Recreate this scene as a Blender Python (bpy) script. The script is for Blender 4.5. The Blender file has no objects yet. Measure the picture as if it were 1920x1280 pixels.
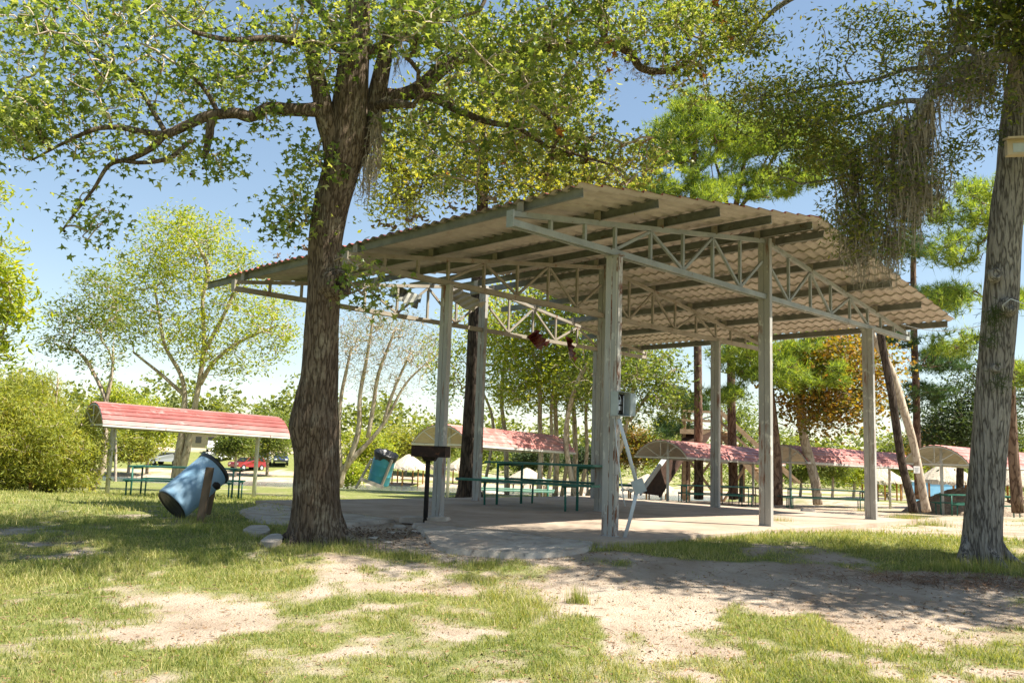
import bpy, math, random, time
import numpy as np
from mathutils import Vector, Matrix
T0 = time.time()
random.seed(7); rng = np.random.default_rng(7)
sc = bpy.context.scene
COL = sc.collection
R_ = math.radians
# ------------------------------------------------------------------ camera
F_PX, PITCH, ROLL, CAM_Z = 1636.7, .1297, -.0331, .9132
_fw = np.array([0, math.cos(PITCH), math.sin(PITCH)]); _up = np.array([0, -math.sin(PITCH), math.cos(PITCH)]); _rt = np.array([1., 0, 0])
CR = _rt*math.cos(ROLL) - _up*math.sin(ROLL); CU = _rt*math.sin(ROLL) + _up*math.cos(ROLL); CF = _fw
CC = np.array([0, 0, CAM_Z])
cam_d = bpy.data.cameras.new('camera'); cam = bpy.data.objects.new('camera', cam_d); COL.objects.link(cam)
cam_d.sensor_width = 36; cam_d.lens = F_PX/1920*36; cam_d.clip_end = 2000; cam_d.clip_start = .1
cam.matrix_world = Matrix(((CR[0], CU[0], -CF[0], CC[0]), (CR[1], CU[1], -CF[1], CC[1]), (CR[2], CU[2], -CF[2], CC[2]), (0, 0, 0, 1)))
sc.camera = cam
# ------------------------------------------------------------------ light
SUN_EL, SUN_AZ = R_(54), R_(104)          # azimuth clockwise from +Y: sun to the right, a little behind the camera
w = bpy.data.worlds.new('World'); sc.world = w; w.use_nodes = True
nt = w.node_tree; bg = nt.nodes['Background']
sky = nt.nodes.new('ShaderNodeTexSky'); sky.sky_type = 'NISHITA'; sky.sun_disc = False
sky.sun_elevation = SUN_EL; sky.sun_rotation = SUN_AZ; sky.air_density = 1.0; sky.dust_density = .15; sky.ozone_density = 1.0
hs = nt.nodes.new('ShaderNodeHueSaturation'); hs.inputs['Saturation'].default_value = 1.12; gm = nt.nodes.new('ShaderNodeGamma'); gm.inputs[1].default_value = .75; nt.links.new(sky.outputs[0], gm.inputs[0]); nt.links.new(gm.outputs[0], hs.inputs['Color'])
wb = nt.nodes.new('ShaderNodeMix'); wb.data_type = 'RGBA'; wb.blend_type = 'MULTIPLY'; wb.inputs[0].default_value = 1; wb.inputs[7].default_value = (1.03, 1.0, .96, 1)
nt.links.new(hs.outputs[0], wb.inputs[6]); nt.links.new(wb.outputs[2], bg.inputs[0]); bg.inputs[1].default_value = .105
sd = bpy.data.lights.new('sun', 'SUN'); sd.energy = 5.0; sd.angle = R_(.55); sd.color = (1, .93, .80)
sun = bpy.data.objects.new('sun', sd); COL.objects.link(sun)
sdir = Vector((math.sin(SUN_AZ)*math.cos(SUN_EL), math.cos(SUN_AZ)*math.cos(SUN_EL), math.sin(SUN_EL)))
sun.rotation_euler = sdir.to_track_quat('Z', 'Y').to_euler()
sc.view_settings.view_transform = 'Standard'; sc.view_settings.look = 'None'
sc.view_settings.gamma = 1; sc.view_settings.use_curve_mapping = False
sc.view_settings.exposure = 1.42
sc.render.engine = 'CYCLES'
sc.cycles.max_bounces = 6; sc.cycles.transmission_bounces = 4; sc.cycles.diffuse_bounces = 4

# ------------------------------------------------------------------ terrain
PC = np.array([3.8665, 13.202, 0]); YAW = .775
UD = np.array([math.cos(YAW), math.sin(YAW), 0]); VD = np.array([-math.sin(YAW), math.cos(YAW), 0])
def uvw(u, v, z): return PC + UD*u + VD*v + np.array([0, 0, z])
def sst(e0, e1, x):
    t = np.clip((x-e0)/(e1-e0), 0, 1); return t*t*(3-2*t)
_P = rng.permutation(256)
_G = rng.random((256,))
def vnoise(x, y):
    x = np.asarray(x, float); y = np.asarray(y, float)
    xi = np.floor(x).astype(int); yi = np.floor(y).astype(int); fx = x-xi; fy = y-yi
    fx = fx*fx*(3-2*fx); fy = fy*fy*(3-2*fy)
    def h(i, j): return _G[_P[(_P[i & 255]+j) & 255]]
    return (h(xi, yi)*(1-fx)+h(xi+1, yi)*fx)*(1-fy)+(h(xi, yi+1)*(1-fx)+h(xi+1, yi+1)*fx)*fy
def fbm(x, y, o=4):
    s = 0; a = .5; n = 0
    for k in range(o):
        s = s+a*vnoise(x*2**k+17*k, y*2**k-9*k); n += a; a *= .5
    return s/n
WATER_Z = -2.6
SU0, SU1, SV0, SV1 = -4.35, 4.6, -.45, 7.3
def hgt(x, y):
    x = np.asarray(x, float); y = np.asarray(y, float)
    z = np.interp(y, [-30, 4, 7, 9.3, 10.4, 13, 18, 25, 95, 130, 500], [-.7, -.52, -.4, -.17, -.09, -.06, -.2, -.55, -2.35, -2.4, -2.4])
    z = z + sst(98, 135, y)*(1-sst(-25, 5, x))*2.9          # the bank beyond the lake climbs on the left
    z = z + .05*(fbm(x*.5, y*.5, 3)-.5)*sst(2, 12, y) + .05*(fbm(x*1.6+5, y*1.6, 3)-.5) + .3*(fbm(x*.05+3, y*.05, 3)-.5)*sst(30, 90, y)
    # lake basin
    m = sst(46, 56, y)*(1-sst(88, 94, y))*sst(-150, -140, x)*(1-sst(16, 24, x + 3*(vnoise(y*.2, 3)-.5)))
    z = z*(1-m) + m*(-3.4)
    # mound under the slab
    u = (x-PC[0])*UD[0]+(y-PC[1])*UD[1]; v = (x-PC[0])*VD[0]+(y-PC[1])*VD[1]
    du = np.maximum(np.maximum(SU0-u, u-SU1), 0); dv = np.maximum(np.maximum(SV0-v, v-SV1), 0)
    d = np.hypot(du, dv); k = 1-sst(0, 1.6, d)
    z = z*(1-k) + k*(-.07)
    # earth bank in front of and to the right of the slab
    z = z + .13*np.exp(-(((x-5.2)/2.2)**2+((y-11.6)/.9)**2))*(1-sst(.35, -.05, d))
    return z
def ray(px, py): return CF + CR*(px-960)/F_PX - CU*(py-640)/F_PX
def at(px, py, d): return CC + ray(px, py)*d
def ground(px, py):
    r = ray(px, py); t = 3.0
    while t < 400:
        p = CC+r*t
        if p[2] < hgt(p[0], p[1]): break
        t += .02+t*.002
    return CC+r*t
def on(px, d, py=900):     # ground point at depth d under pixel column px
    p = at(px, py, d); return np.array([p[0], p[1], float(hgt(p[0], p[1]))])

# ------------------------------------------------------------------ mesh accumulator
class Acc:
    def __init__(s): s.V = []; s.L = []; s.N = []; s.M = []; s.S = []; s.n = 0
    def add(s, v, f, m=0, smooth=False):
        v = np.asarray(v, float).reshape(-1, 3); f = np.asarray(f, int)
        s.V.append(v); s.L.append((f+s.n).ravel()); s.N.append(np.full(len(f), f.shape[1])); s.M.append(np.full(len(f), m)); s.S.append(np.full(len(f), smooth)); s.n += len(v)
        return s
    def box(s, c, d, rot=None, m=0, taper=1):
        a, b, h = np.array(d)/2
        v = np.array([[-a, -b, -h], [a, -b, -h], [a, b, -h], [-a, b, -h], [-a*taper, -b*taper, h], [a*taper, -b*taper, h], [a*taper, b*taper, h], [-a*taper, b*taper, h]])
        if rot is not None: v = v@np.asarray(rot).T
        return s.add(v+np.asarray(c), [[0, 3, 2, 1], [4, 5, 6, 7], [0, 1, 5, 4], [1, 2, 6, 5], [2, 3, 7, 6], [3, 0, 4, 7]], m)
    def beam(s, p0, p1, wd, h, up=(0, 0, 1), m=0):
        p0 = np.asarray(p0, float); p1 = np.asarray(p1, float); t = p1-p0; L = np.linalg.norm(t); t /= L
        up = np.asarray(up, float); sd_ = np.cross(up, t)
        if np.linalg.norm(sd_) < 1e-3: sd_ = np.cross((1, 0, 0), t)
        sd_ /= np.linalg.norm(sd_); up = np.cross(t, sd_)
        return s.box((p0+p1)/2, (L, wd, h), np.array([t, sd_, up]).T, m)
    def cbeam(s, p0, p1, wd, h, side=1, th=.006, up=(0, 0, 1)):   # C section: web and two flanges
        p0 = np.asarray(p0, float); p1 = np.asarray(p1, float); t = p1-p0; t /= np.linalg.norm(t)
        up = np.asarray(up, float); y = np.cross(up, t); y /= np.linalg.norm(y); z = np.cross(t, y)
        s.beam(p0, p1, th, h, up)
        for k in (-1, 1): s.beam(p0+y*side*(wd/2)+z*k*(h/2-th/2), p1+y*side*(wd/2)+z*k*(h/2-th/2), wd-th-.002, th, up)
        return s
    def tube(s, pts, rad, n=8, m=0, cap=True, smooth=True, bump=None):
        P = np.asarray(pts, float); k = len(P); rad = np.broadcast_to(np.asarray(rad, float), (k,))
        t = np.gradient(P, axis=0); t /= np.linalg.norm(t, axis=1)[:, None]+1e-9
        mt = np.abs(t.mean(0)); ref = np.eye(3)[int(np.argmin(mt))]
        a = np.cross(t, ref); a /= np.linalg.norm(a, axis=1)[:, None]+1e-9; b = np.cross(t, a)
        th = np.linspace(0, 2*math.pi, n, endpoint=False)
        rr = rad[:, None]*np.ones(n)[None]
        if bump is not None: rr = rr*bump(np.linspace(0, 1, k)[:, None]*np.ones(n), th[None]*np.ones((k, 1)), P)
        V = P[:, None]+rr[..., None]*(np.cos(th)[None, :, None]*a[:, None]+np.sin(th)[None, :, None]*b[:, None])
        i = np.arange(k-1)[:, None]*n; j = np.arange(n)[None]; j2 = (j+1) % n
        f = np.stack([i+j, i+n+j, i+n+j2, i+j2], -1).reshape(-1, 4)
        s.add(V.reshape(-1, 3), f, m, smooth)
        if cap:
            s.L.append(s.n-n*k+np.arange(n)); s.N.append(np.array([n])); s.M.append(np.array([m])); s.S.append(np.array([False]))
            s.L.append(s.n-1-np.arange(n)); s.N.append(np.array([n])); s.M.append(np.array([m])); s.S.append(np.array([False]))
        return s
    def lathe(s, prof, n=24, c=(0, 0, 0), rot=None, m=0, smooth=True):
        prof = np.array(prof, float); th = np.linspace(0, 2*math.pi, n, endpoint=False)
        V = np.stack([prof[:, None, 0]*np.cos(th), prof[:, None, 0]*np.sin(th), prof[:, None, 1]*np.ones(n)], -1)
        k = len(prof); i = np.arange(k-1)[:, None]*n; j = np.arange(n)[None]; j2 = (j+1) % n
        V = V.reshape(-1, 3)
        if rot is not None: V = V@np.asarray(rot).T
        return s.add(V+np.asarray(c), np.stack([i+j, i+j2, i+n+j2, i+n+j], -1).reshape(-1, 4), m, smooth)
    def mesh(s, name, mats, off=(0, 0, 0)):
        me = bpy.data.meshes.new(name); V = np.concatenate(s.V)-np.asarray(off); L = np.concatenate(s.L); N = np.concatenate(s.N)
        me.vertices.add(len(V)); me.vertices.foreach_set('co', V.astype(np.float32).ravel())
        me.loops.add(len(L)); me.loops.foreach_set('vertex_index', L.astype(np.int32))
        me.polygons.add(len(N)); st = np.concatenate([[0], np.cumsum(N)[:-1]])
        me.polygons.foreach_set('loop_start', st.astype(np.int32)); me.polygons.foreach_set('loop_total', N.astype(np.int32))
        me.polygons.foreach_set('material_index', np.concatenate(s.M).astype(np.int32))
        me.polygons.foreach_set('use_smooth', np.concatenate(s.S).astype(bool))
        for mm in (mats if isinstance(mats, (list, tuple)) else [mats]): me.materials.append(mm)
        me.update(calc_edges=True); return me
    def obj(s, name, mats, parent=None, label=None, cat=None, group=None, kind=None, off=None):
        if off is None: off = tuple(WL.get(parent.name, (0, 0, 0))) if parent else (0, 0, 0)
        o = bpy.data.objects.new(name, s.mesh(name, mats, off)); COL.objects.link(o)
        if parent: o.parent = parent; WL[o.name] = off
        tag(o, label, cat, group, kind); return o
WL = {}
def tag(o, label=None, cat=None, group=None, kind=None):
    if label: o['label'] = label
    if cat: o['category'] = cat
    if group: o['group'] = group
    if kind: o['kind'] = kind
    return o
def thing(name, label, cat, loc=(0, 0, 0), rz=0, group=None):
    o = bpy.data.objects.new(name, None); COL.objects.link(o); o.location = tuple(loc); o.rotation_euler.z = rz; o.empty_display_size = .2
    WL[o.name] = tuple(loc) if rz == 0 else (0, 0, 0)
    return tag(o, label, cat, group)
def dup(root, loc, rz, label, sc_=1.0):
    kids = {}
    for o in bpy.data.objects:
        if o.parent: kids.setdefault(o.parent.name, []).append(o)
    def rec(o, par):
        c = o.copy(); COL.objects.link(c)
        if par: c.parent = par
        for ch in kids.get(o.name, []): rec(ch, c)
        return c
    r = rec(root, None); r.location = tuple(loc); r.rotation_euler.z = rz; r.scale = (sc_,)*3; r['label'] = label
    return r
def catmull(P, R, sub=6):
    P = np.asarray(P, float); R = np.asarray(R, float); n = len(P)
    E = np.concatenate([[2*P[0]-P[1]], P, [2*P[-1]-P[-2]]]); o = []; r = []
    for i in range(n-1):
        p0, p1, p2, p3 = E[i:i+4]
        for k in range(sub):
            t = k/sub; o.append(.5*((2*p1)+(-p0+p2)*t+(2*p0-5*p1+4*p2-p3)*t*t+(-p0+3*p1-3*p2+p3)*t**3)); r.append(R[i]*(1-t)+R[i+1]*t)
    o.append(P[-1]); r.append(R[-1]); return np.array(o), np.array(r)

# ------------------------------------------------------------------ materials
def newmat(name):
    m = bpy.data.materials.new(name); m.use_nodes = True; n = m.node_tree; b = n.nodes['Principled BSDF']; return m, n, b
def N(n, t, **k):
    x = n.nodes.new(t)
    for a, v in k.items():
        if a.startswith('i_'):
            x.inputs[int(a[2:])].default_value = v
        else: setattr(x, a, v)
    return x
def ramp(n, stops, interp='LINEAR'):
    r = n.nodes.new('ShaderNodeValToRGB'); r.color_ramp.interpolation = interp; e = r.color_ramp.elements
    while len(e) < len(stops): e.new(.5)
    for i, (p, c) in enumerate(stops):
        e[i].position = p; e[i].color = (*c, 1) if len(c) == 3 else c
    return r
def mat(name, c1, c2=None, scale=6, rough=.85, metal=0, stretch=(1, 1, 1), bump=0, bscale=None, spots=None, detail=6, spec=.3, c0=.35, c9=.65):
    m, n, b = newmat(name); L = n.links.new
    tc = N(n, 'ShaderNodeTexCoord'); mp = N(n, 'ShaderNodeMapping'); mp.inputs['Scale'].default_value = stretch
    L(tc.outputs['Object'], mp.inputs['Vector'])
    no = N(n, 'ShaderNodeTexNoise'); no.inputs['Scale'].default_value = scale; no.inputs['Detail'].default_value = detail; no.inputs['Roughness'].default_value = .62
    L(mp.outputs[0], no.inputs['Vector'])
    r = ramp(n, [(c0, c1), (c9, c2 or c1)]); L(no.outputs[0], r.inputs[0]); col = r.outputs[0]
    if spots:     # list of (colour, scale, lo, hi, stretch)
        for (cc, s2, lo, hi, st) in spots:
            mp2 = N(n, 'ShaderNodeMapping'); mp2.inputs['Scale'].default_value = st; mp2.inputs['Location'].default_value = (s2, 3, 7); L(tc.outputs['Object'], mp2.inputs['Vector'])
            n2 = N(n, 'ShaderNodeTexNoise'); n2.inputs['Scale'].default_value = s2; n2.inputs['Detail'].default_value = 8; n2.inputs['Roughness'].default_value = .7; L(mp2.outputs[0], n2.inputs['Vector'])
            r2 = ramp(n, [(lo, (0, 0, 0)), (hi, (1, 1, 1))]); L(n2.outputs[0], r2.inputs[0])
            mx = N(n, 'ShaderNodeMix', data_type='RGBA'); L(r2.outputs[0], mx.inputs[0]); L(col, mx.inputs[6]); mx.inputs[7].default_value = (*cc, 1); col = mx.outputs[2]
    L(col, b.inputs['Base Color']); b.inputs['Roughness'].default_value = rough; b.inputs['Metallic'].default_value = metal; b.inputs['Specular IOR Level'].default_value = spec
    if bump:
        nb = N(n, 'ShaderNodeTexNoise'); nb.inputs['Scale'].default_value = bscale or scale*3; nb.inputs['Detail'].default_value = 8; L(mp.outputs[0], nb.inputs['Vector'])
        bp = N(n, 'ShaderNodeBump'); bp.inputs['Strength'].default_value = 1; bp.inputs['Distance'].default_value = bump; L(nb.outputs[0], bp.inputs['Height']); L(bp.outputs[0], b.inputs['Normal'])
    return m
def leafmat(name, cols, trans=.45, rough=.55, tint=(1.3, 1.25, .5), under=None):
    m, n, b = newmat(name); L = n.links.new
    g = N(n, 'ShaderNodeNewGeometry'); tc = N(n, 'ShaderNodeTexCoord'); no = N(n, 'ShaderNodeTexNoise'); no.inputs['Scale'].default_value = .9; L(tc.outputs['Object'], no.inputs['Vector'])
    ad = N(n, 'ShaderNodeMath', operation='MULTIPLY_ADD'); L(no.outputs[0], ad.inputs[0]); ad.inputs[1].default_value = .9
    sb = N(n, 'ShaderNodeMath', operation='MULTIPLY_ADD'); L(g.outputs['Random Per Island'], sb.inputs[0]); sb.inputs[1].default_value = .75; sb.inputs[2].default_value = -.32
    L(sb.outputs[0], ad.inputs[2])
    k = len(cols); r = ramp(n, [(i/(k-1) if k > 1 else 0, c) for i, c in enumerate(cols)]); L(ad.outputs[0], r.inputs[0])
    L(r.outputs[0], b.inputs['Base Color']); b.inputs['Roughness'].default_value = rough; b.inputs['Specular IOR Level'].default_value = .35
    tr = N(n, 'ShaderNodeBsdfTranslucent'); mu = N(n, 'ShaderNodeMix', data_type='RGBA', blend_type='MULTIPLY'); mu.inputs[0].default_value = 1; L(r.outputs[0], mu.inputs[6]); mu.inputs[7].default_value = (tint[0], tint[1], tint[2], 1)
    L(mu.outputs[2], tr.inputs[0])
    ms = N(n, 'ShaderNodeMixShader'); ms.inputs[0].default_value = trans; L(b.outputs[0], ms.inputs[1]); L(tr.outputs[0], ms.inputs[2])
    L(ms.outputs[0], n.nodes['Material Output'].inputs[0]); return m
def barkmat(name, c1, c2, c3, sx=14, sz=2.2, bump=.03, lichen=None):
    m, n, b = newmat(name); L = n.links.new
    tc = N(n, 'ShaderNodeTexCoord'); mp = N(n, 'ShaderNodeMapping'); mp.inputs['Scale'].default_value = (1, 1, sz/sx); L(tc.outputs['Object'], mp.inputs[0])
    ns = N(n, 'ShaderNodeTexNoise'); ns.inputs['Scale'].default_value = 5; ns.inputs['Detail'].default_value = 3; L(mp.outputs[0], ns.inputs[0])
    mxv = N(n, 'ShaderNodeMix', data_type='VECTOR'); mxv.inputs[0].default_value = .06; L(mp.outputs[0], mxv.inputs[4]); L(ns.outputs['Color'], mxv.inputs[5])
    vo = N(n, 'ShaderNodeTexNoise'); vo.inputs['Scale'].default_value = sx*.75; vo.inputs['Detail'].default_value = 2.5; vo.inputs['Roughness'].default_value = .5; L(mxv.outputs[1], vo.inputs['Vector'])
    sb_ = N(n, 'ShaderNodeMath', operation='SUBTRACT'); L(vo.outputs[0], sb_.inputs[0]); sb_.inputs[1].default_value = .5
    ab_ = N(n, 'ShaderNodeMath', operation='ABSOLUTE'); L(sb_.outputs[0], ab_.inputs[0])
    no = N(n, 'ShaderNodeTexNoise'); no.inputs['Scale'].default_value = sx*2.2; no.inputs['Detail'].default_value = 10; no.inputs['Roughness'].default_value = .75; L(mp.outputs[0], no.inputs[0])
    lo = N(n, 'ShaderNodeTexNoise'); lo.inputs['Scale'].default_value = 1.7; lo.inputs['Detail'].default_value = 4; L(tc.outputs['Object'], lo.inputs[0])
    r1 = ramp(n, [(0, (.12, .12, .12)), (.09, (1, 1, 1))]); L(ab_.outputs[0], r1.inputs[0])
    h0 = N(n, 'ShaderNodeMath', operation='MULTIPLY'); L(r1.outputs[0], h0.inputs[0]); L(no.outputs[0], h0.inputs[1])
    lm = N(n, 'ShaderNodeMath', operation='MULTIPLY_ADD'); L(lo.outputs[0], lm.inputs[0]); lm.inputs[1].default_value = 1.1; lm.inputs[2].default_value = .42
    hm = N(n, 'ShaderNodeMath', operation='MULTIPLY'); L(h0.outputs[0], hm.inputs[0]); L(lm.outputs[0], hm.inputs[1])
    r2 = ramp(n, [(.0, c1), (.22, c2), (.62, c3)]); L(hm.outputs[0], r2.inputs[0]); col = r2.outputs[0]
    if lichen:
        n2 = N(n, 'ShaderNodeTexNoise'); n2.inputs['Scale'].default_value = 3.2; n2.inputs['Detail'].default_value = 8; n2.inputs['Roughness'].default_value = .75; L(tc.outputs['Object'], n2.inputs[0])
        r3 = ramp(n, [(.52, (0, 0, 0)), (.66, (1, 1, 1))]); L(n2.outputs[0], r3.inputs[0])
        f = N(n, 'ShaderNodeMath', operation='MULTIPLY'); L(r3.outputs[0], f.inputs[0]); L(hm.outputs[0], f.inputs[1])
        mx = N(n, 'ShaderNodeMix', data_type='RGBA'); L(f.outputs[0], mx.inputs[0]); L(col, mx.inputs[6]); mx.inputs[7].default_value = (*lichen, 1); col = mx.outputs[2]
    L(col, b.inputs['Base Color']); b.inputs['Roughness'].default_value = .92; b.inputs['Specular IOR Level'].default_value = .15
    bp = N(n, 'ShaderNodeBump'); bp.inputs['Distance'].default_value = bump; bp.inputs['Strength'].default_value = 1; L(hm.outputs[0], bp.inputs['Height']); L(bp.outputs[0], b.inputs['Normal'])
    return m
M = {}
RUST = (.16, .06, .025)
M['post'] = mat('post_paint', (.265, .26, .245), (.36, .355, .335), 3, .55, stretch=(1, 1, .3), bump=.002, bscale=20, spots=[(RUST, 5, .56, .66, (1.6, 1.6, .25)), ((.46, .45, .41), 9, .58, .62, (1, 1, .6))])
M['rustpost'] = mat('rusty_edge_paint', (.50, .48, .44), (.40, .36, .32), 5, .6, stretch=(1, 1, .5), bump=.003, spots=[(RUST, 11, .50, .58, (1, 1, .35)), ((.05, .03, .02), 26, .62, .66, (1, 1, .5))])
M['truss'] = mat('truss_paint', (.22, .195, .155), (.30, .27, .225), 4, .6, bump=.001, spots=[(RUST, 7, .58, .7, (1, 1, 1))])
M['truss_front'] = mat('front_truss_paint', (.23, .245, .235), (.31, .325, .31), 4, .55, bump=.001, spots=[(RUST, 8, .62, .7, (1, 1, 1))])
M['purlin'] = mat('galvanised_purlin', (.125, .13, .11), (.20, .20, .175), 5, .6, metal=.25, bump=.001, spots=[((.10, .07, .04), 4, .6, .7, (1, 1, 1))])
M['sheet_under'] = mat('roof_underside', (.33, .29, .245), (.43, .385, .335), 2.5, .62, spots=[((.27, .21, .155), 3.5, .56, .75, (1, 1, 1)), (RUST, 14, .68, .74, (1, 1, 1))])
M['sheet_top'] = mat('roof_red_top', (.26, .06, .05), (.34, .10, .08), 3, .6, spots=[((.2, .12, .08), 4, .6, .8, (1, 1, 1))])
M['shelter_red'] = mat('shelter_red_sheet', (.34, .12, .105), (.46, .21, .19), .9, .45, stretch=(1, 1, 1), spots=[((.58, .40, .36), 2.2, .50, .75, (1, 1, 1))])
M['shelter_dark'] = mat('shaded_dark_red_sheet', (.22, .06, .055), (.32, .11, .10), 1.6, .45, spots=[((.50, .30, .28), 3.2, .56, .72, (.3, 1, 1))])  # darker red for the left shelter, its dappled shade put into the colour
M['shelter_under'] = mat('shelter_underside', (.50, .44, .36), (.58, .52, .44), 2, .7)
M['steel'] = mat('white_steel_post', (.50, .49, .46), (.60, .58, .54), 4, .55, spots=[(RUST, 8, .62, .7, (1, 1, .4))])
M['green'] = mat('green_paint', (.018, .10, .075), (.035, .15, .11), 6, .5, spots=[(RUST, 10, .64, .7, (1, 1, 1))])
M['greenpale'] = mat('sunbleached_green', (.16, .36, .28), (.26, .45, .36), 5, .6, bump=.001)
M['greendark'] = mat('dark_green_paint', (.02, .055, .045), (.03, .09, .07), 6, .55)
M['wood'] = mat('weathered_wood', (.20, .14, .09), (.34, .26, .18), 6, .9, stretch=(1, 1, .2), bump=.004)
M['woodpale'] = mat('grey_board', (.36, .32, .27), (.48, .43, .36), 7, .9, stretch=(1, 1, .2), bump=.003)
M['darkwood'] = mat('dark_brown_board', (.045, .025, .018), (.09, .05, .035), 4, .8, stretch=(1, .3, 1), bump=.003)
M['brownwood'] = mat('brown_wood', (.10, .07, .045), (.19, .135, .09), 6, .9, stretch=(1, 1, .2), bump=.004)
M['orangewood'] = mat('orange_post', (.48, .20, .05), (.60, .30, .09), 5, .8)
M['thatch'] = mat('thatch', (.36, .30, .22), (.60, .53, .42), 9, .98, stretch=(1, 1, .35), bump=.06, bscale=14)
M['thatchdark'] = mat('old_thatch', (.16, .12, .085), (.32, .26, .20), 9, .98, stretch=(1, 1, .35), bump=.06, bscale=14)
M['barrel'] = mat('blue_barrel', (.17, .30, .43), (.24, .37, .50), 3, .5, bump=.002, spots=[((.26, .34, .40), 4, .5, .75, (1, 1, 1)), ((.05, .06, .07), 16, .66, .7, (1, 1, 1))])
M['teal'] = mat('teal_barrel', (.04, .26, .36), (.07, .31, .42), 3, .45, spots=[((.2, .3, .33), 12, .64, .7, (1, 1, 1))])
M['blackplastic'] = mat('black_plastic', (.012, .012, .012), (.03, .03, .03), 8, .4, bump=.01, bscale=14, spec=.5)
M['rust'] = mat('rusted_steel', (.018, .012, .010), (.045, .024, .016), 9, .85, bump=.003, spots=[((.2, .08, .04), 14, .6, .7, (1, 1, 1))])
M['black'] = mat('soot_black', (.010, .009, .008), (.03, .022, .018), 8, .8, bump=.002)
M['greybox'] = mat('grey_box_paint', (.30, .34, .34), (.38, .42, .42), 6, .5)
M['pvc'] = mat('pvc_pipe', (.50, .54, .58), (.60, .63, .66), 5, .4)
M['concrete'] = mat('dusty_concrete', (.30, .235, .18), (.42, .34, .27), 1.1, .95, bump=.006, bscale=30, spots=[((.24, .17, .12), 2.3, .55, .75, (1, 1, 1)), ((.50, .43, .36), 5, .62, .8, (1, 1, 1))])
M['spill'] = mat('pale_concrete', (.30, .26, .215), (.48, .43, .37), 3.5, .95, bump=.025, bscale=9, spots=[((.15, .11, .08), 7, .56, .70, (1, 1, 1)), ((.40, .31, .24), 1.4, .5, .7, (1, 1, 1))])
M['rock'] = mat('shore_rock', (.30, .26, .22), (.55, .49, .42), 3, .95, bump=.03, bscale=6)
M['white'] = mat('white_paint', (.75, .75, .74), (.8, .8, .8), 3, .4)
M['glass'] = mat('car_glass', (.02, .025, .03), None, 3, .1, spec=.8)
M['tyre'] = mat('tyre', (.015, .015, .015), None, 3, .8)
M['dirt'] = mat('leaf_litter', (.14, .09, .055), (.30, .22, .15), 18, 1, bump=.02)
M['sign'] = mat('sign_board', (.72, .70, .68), None, 3, .6)
M['beige'] = mat('beige_board', (.36, .29, .19), (.45, .37, .26), 4, .7)
M['moss'] = mat('hanging_moss', (.21, .17, .125), (.36, .31, .24), 7, 1)
M['bluepanel'] = mat('sky_blue_panel', (.20, .50, .75), (.26, .56, .8), 3, .5)
M['brickred'] = mat('terracotta_roof', (.42, .16, .10), (.5, .22, .14), 3, .8)
def carpaint(name, c):
    m = mat(name, c, None, 3, .25, spec=.6); m.node_tree.nodes['Principled BSDF'].inputs['Coat Weight'].default_value = .5; return m
M['bark'] = barkmat('sweetgum_bark', (.03, .021, .015), (.08, .057, .041), (.19, .145, .108), 36, 5.6, .018, (.42, .38, .30))
M['barkgrey'] = barkmat('oak_bark', (.03, .026, .023), (.15, .137, .125), (.36, .335, .305), 34, 4.2, .02, (.46, .44, .40))
M['barkpine'] = barkmat('pine_bark', (.03, .018, .014), (.12, .075, .055), (.22, .15, .11), 9, 2.5, .03)
M['barkdark'] = barkmat('dark_bark', (.012, .009, .007), (.040, .030, .024), (.09, .07, .055), 11, 3, .025)
M['barkpale'] = barkmat('pale_bark', (.17, .13, .095), (.36, .29, .22), (.50, .43, .34), 9, 3, .01)
M['l_gum'] = leafmat('sweetgum_leaf', [(.045, .085, .025), (.11, .165, .045), (.20, .25, .08), (.38, .40, .18)], .5, .38, tint=(1.9, 1.75, .6))
M['l_gumred'] = leafmat('turned_leaf', [(.30, .07, .03), (.36, .16, .05)], .4)
M['l_oak'] = leafmat('oak_leaf', [(.035, .07, .02), (.08, .12, .032), (.15, .18, .05), (.25, .24, .07)], .48, tint=(1.8, 1.6, .5))
M['l_light'] = leafmat('light_green_leaf', [(.12, .17, .03), (.22, .28, .035), (.36, .38, .05), (.46, .44, .07)], .5, tint=(1.6, 1.6, .5))
M['l_willow'] = leafmat('willow_leaf', [(.09, .12, .03), (.24, .28, .05), (.38, .41, .08), (.38, .30, .08)], .5, tint=(1.5, 1.4, .5))
M['l_pine'] = leafmat('pine_needles', [(.05, .10, .035), (.14, .21, .05), (.28, .35, .06), (.42, .46, .08)], .45, tint=(1.5, 1.5, .5))
M['l_pinedark'] = leafmat('dark_pine_needles', [(.03, .065, .03), (.05, .10, .04), (.10, .15, .045)], .35, tint=(1.3, 1.4, .5))
M['l_mid'] = leafmat('mid_green_leaf', [(.07, .105, .03), (.12, .165, .04), (.20, .24, .06), (.28, .29, .07)], .5, tint=(1.5, 1.5, .5))
M['l_dark'] = leafmat('deep_green_leaf', [(.03, .055, .02), (.05, .08, .026), (.08, .11, .03)], .35)
M['l_yellow'] = leafmat('autumn_leaf', [(.07, .10, .02), (.13, .15, .03), (.26, .20, .035), (.34, .20, .04), (.22, .10, .03)], .45, tint=(1.5, 1.3, .4))
M['l_far'] = leafmat('far_leaf', [(.10, .13, .04), (.18, .21, .055), (.27, .28, .08)], .5, tint=(1.4, 1.4, .5))
M['l_sparse'] = leafmat('thin_pale_leaf', [(.12, .13, .05), (.20, .21, .07), (.30, .28, .10)], .5)
M['blade'] = leafmat('grass_blade', [(.10, .15, .035), (.19, .235, .06), (.29, .31, .09), (.43, .39, .17), (.55, .47, .27)], .4, .6, tint=(1.4, 1.4, .5))

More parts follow.
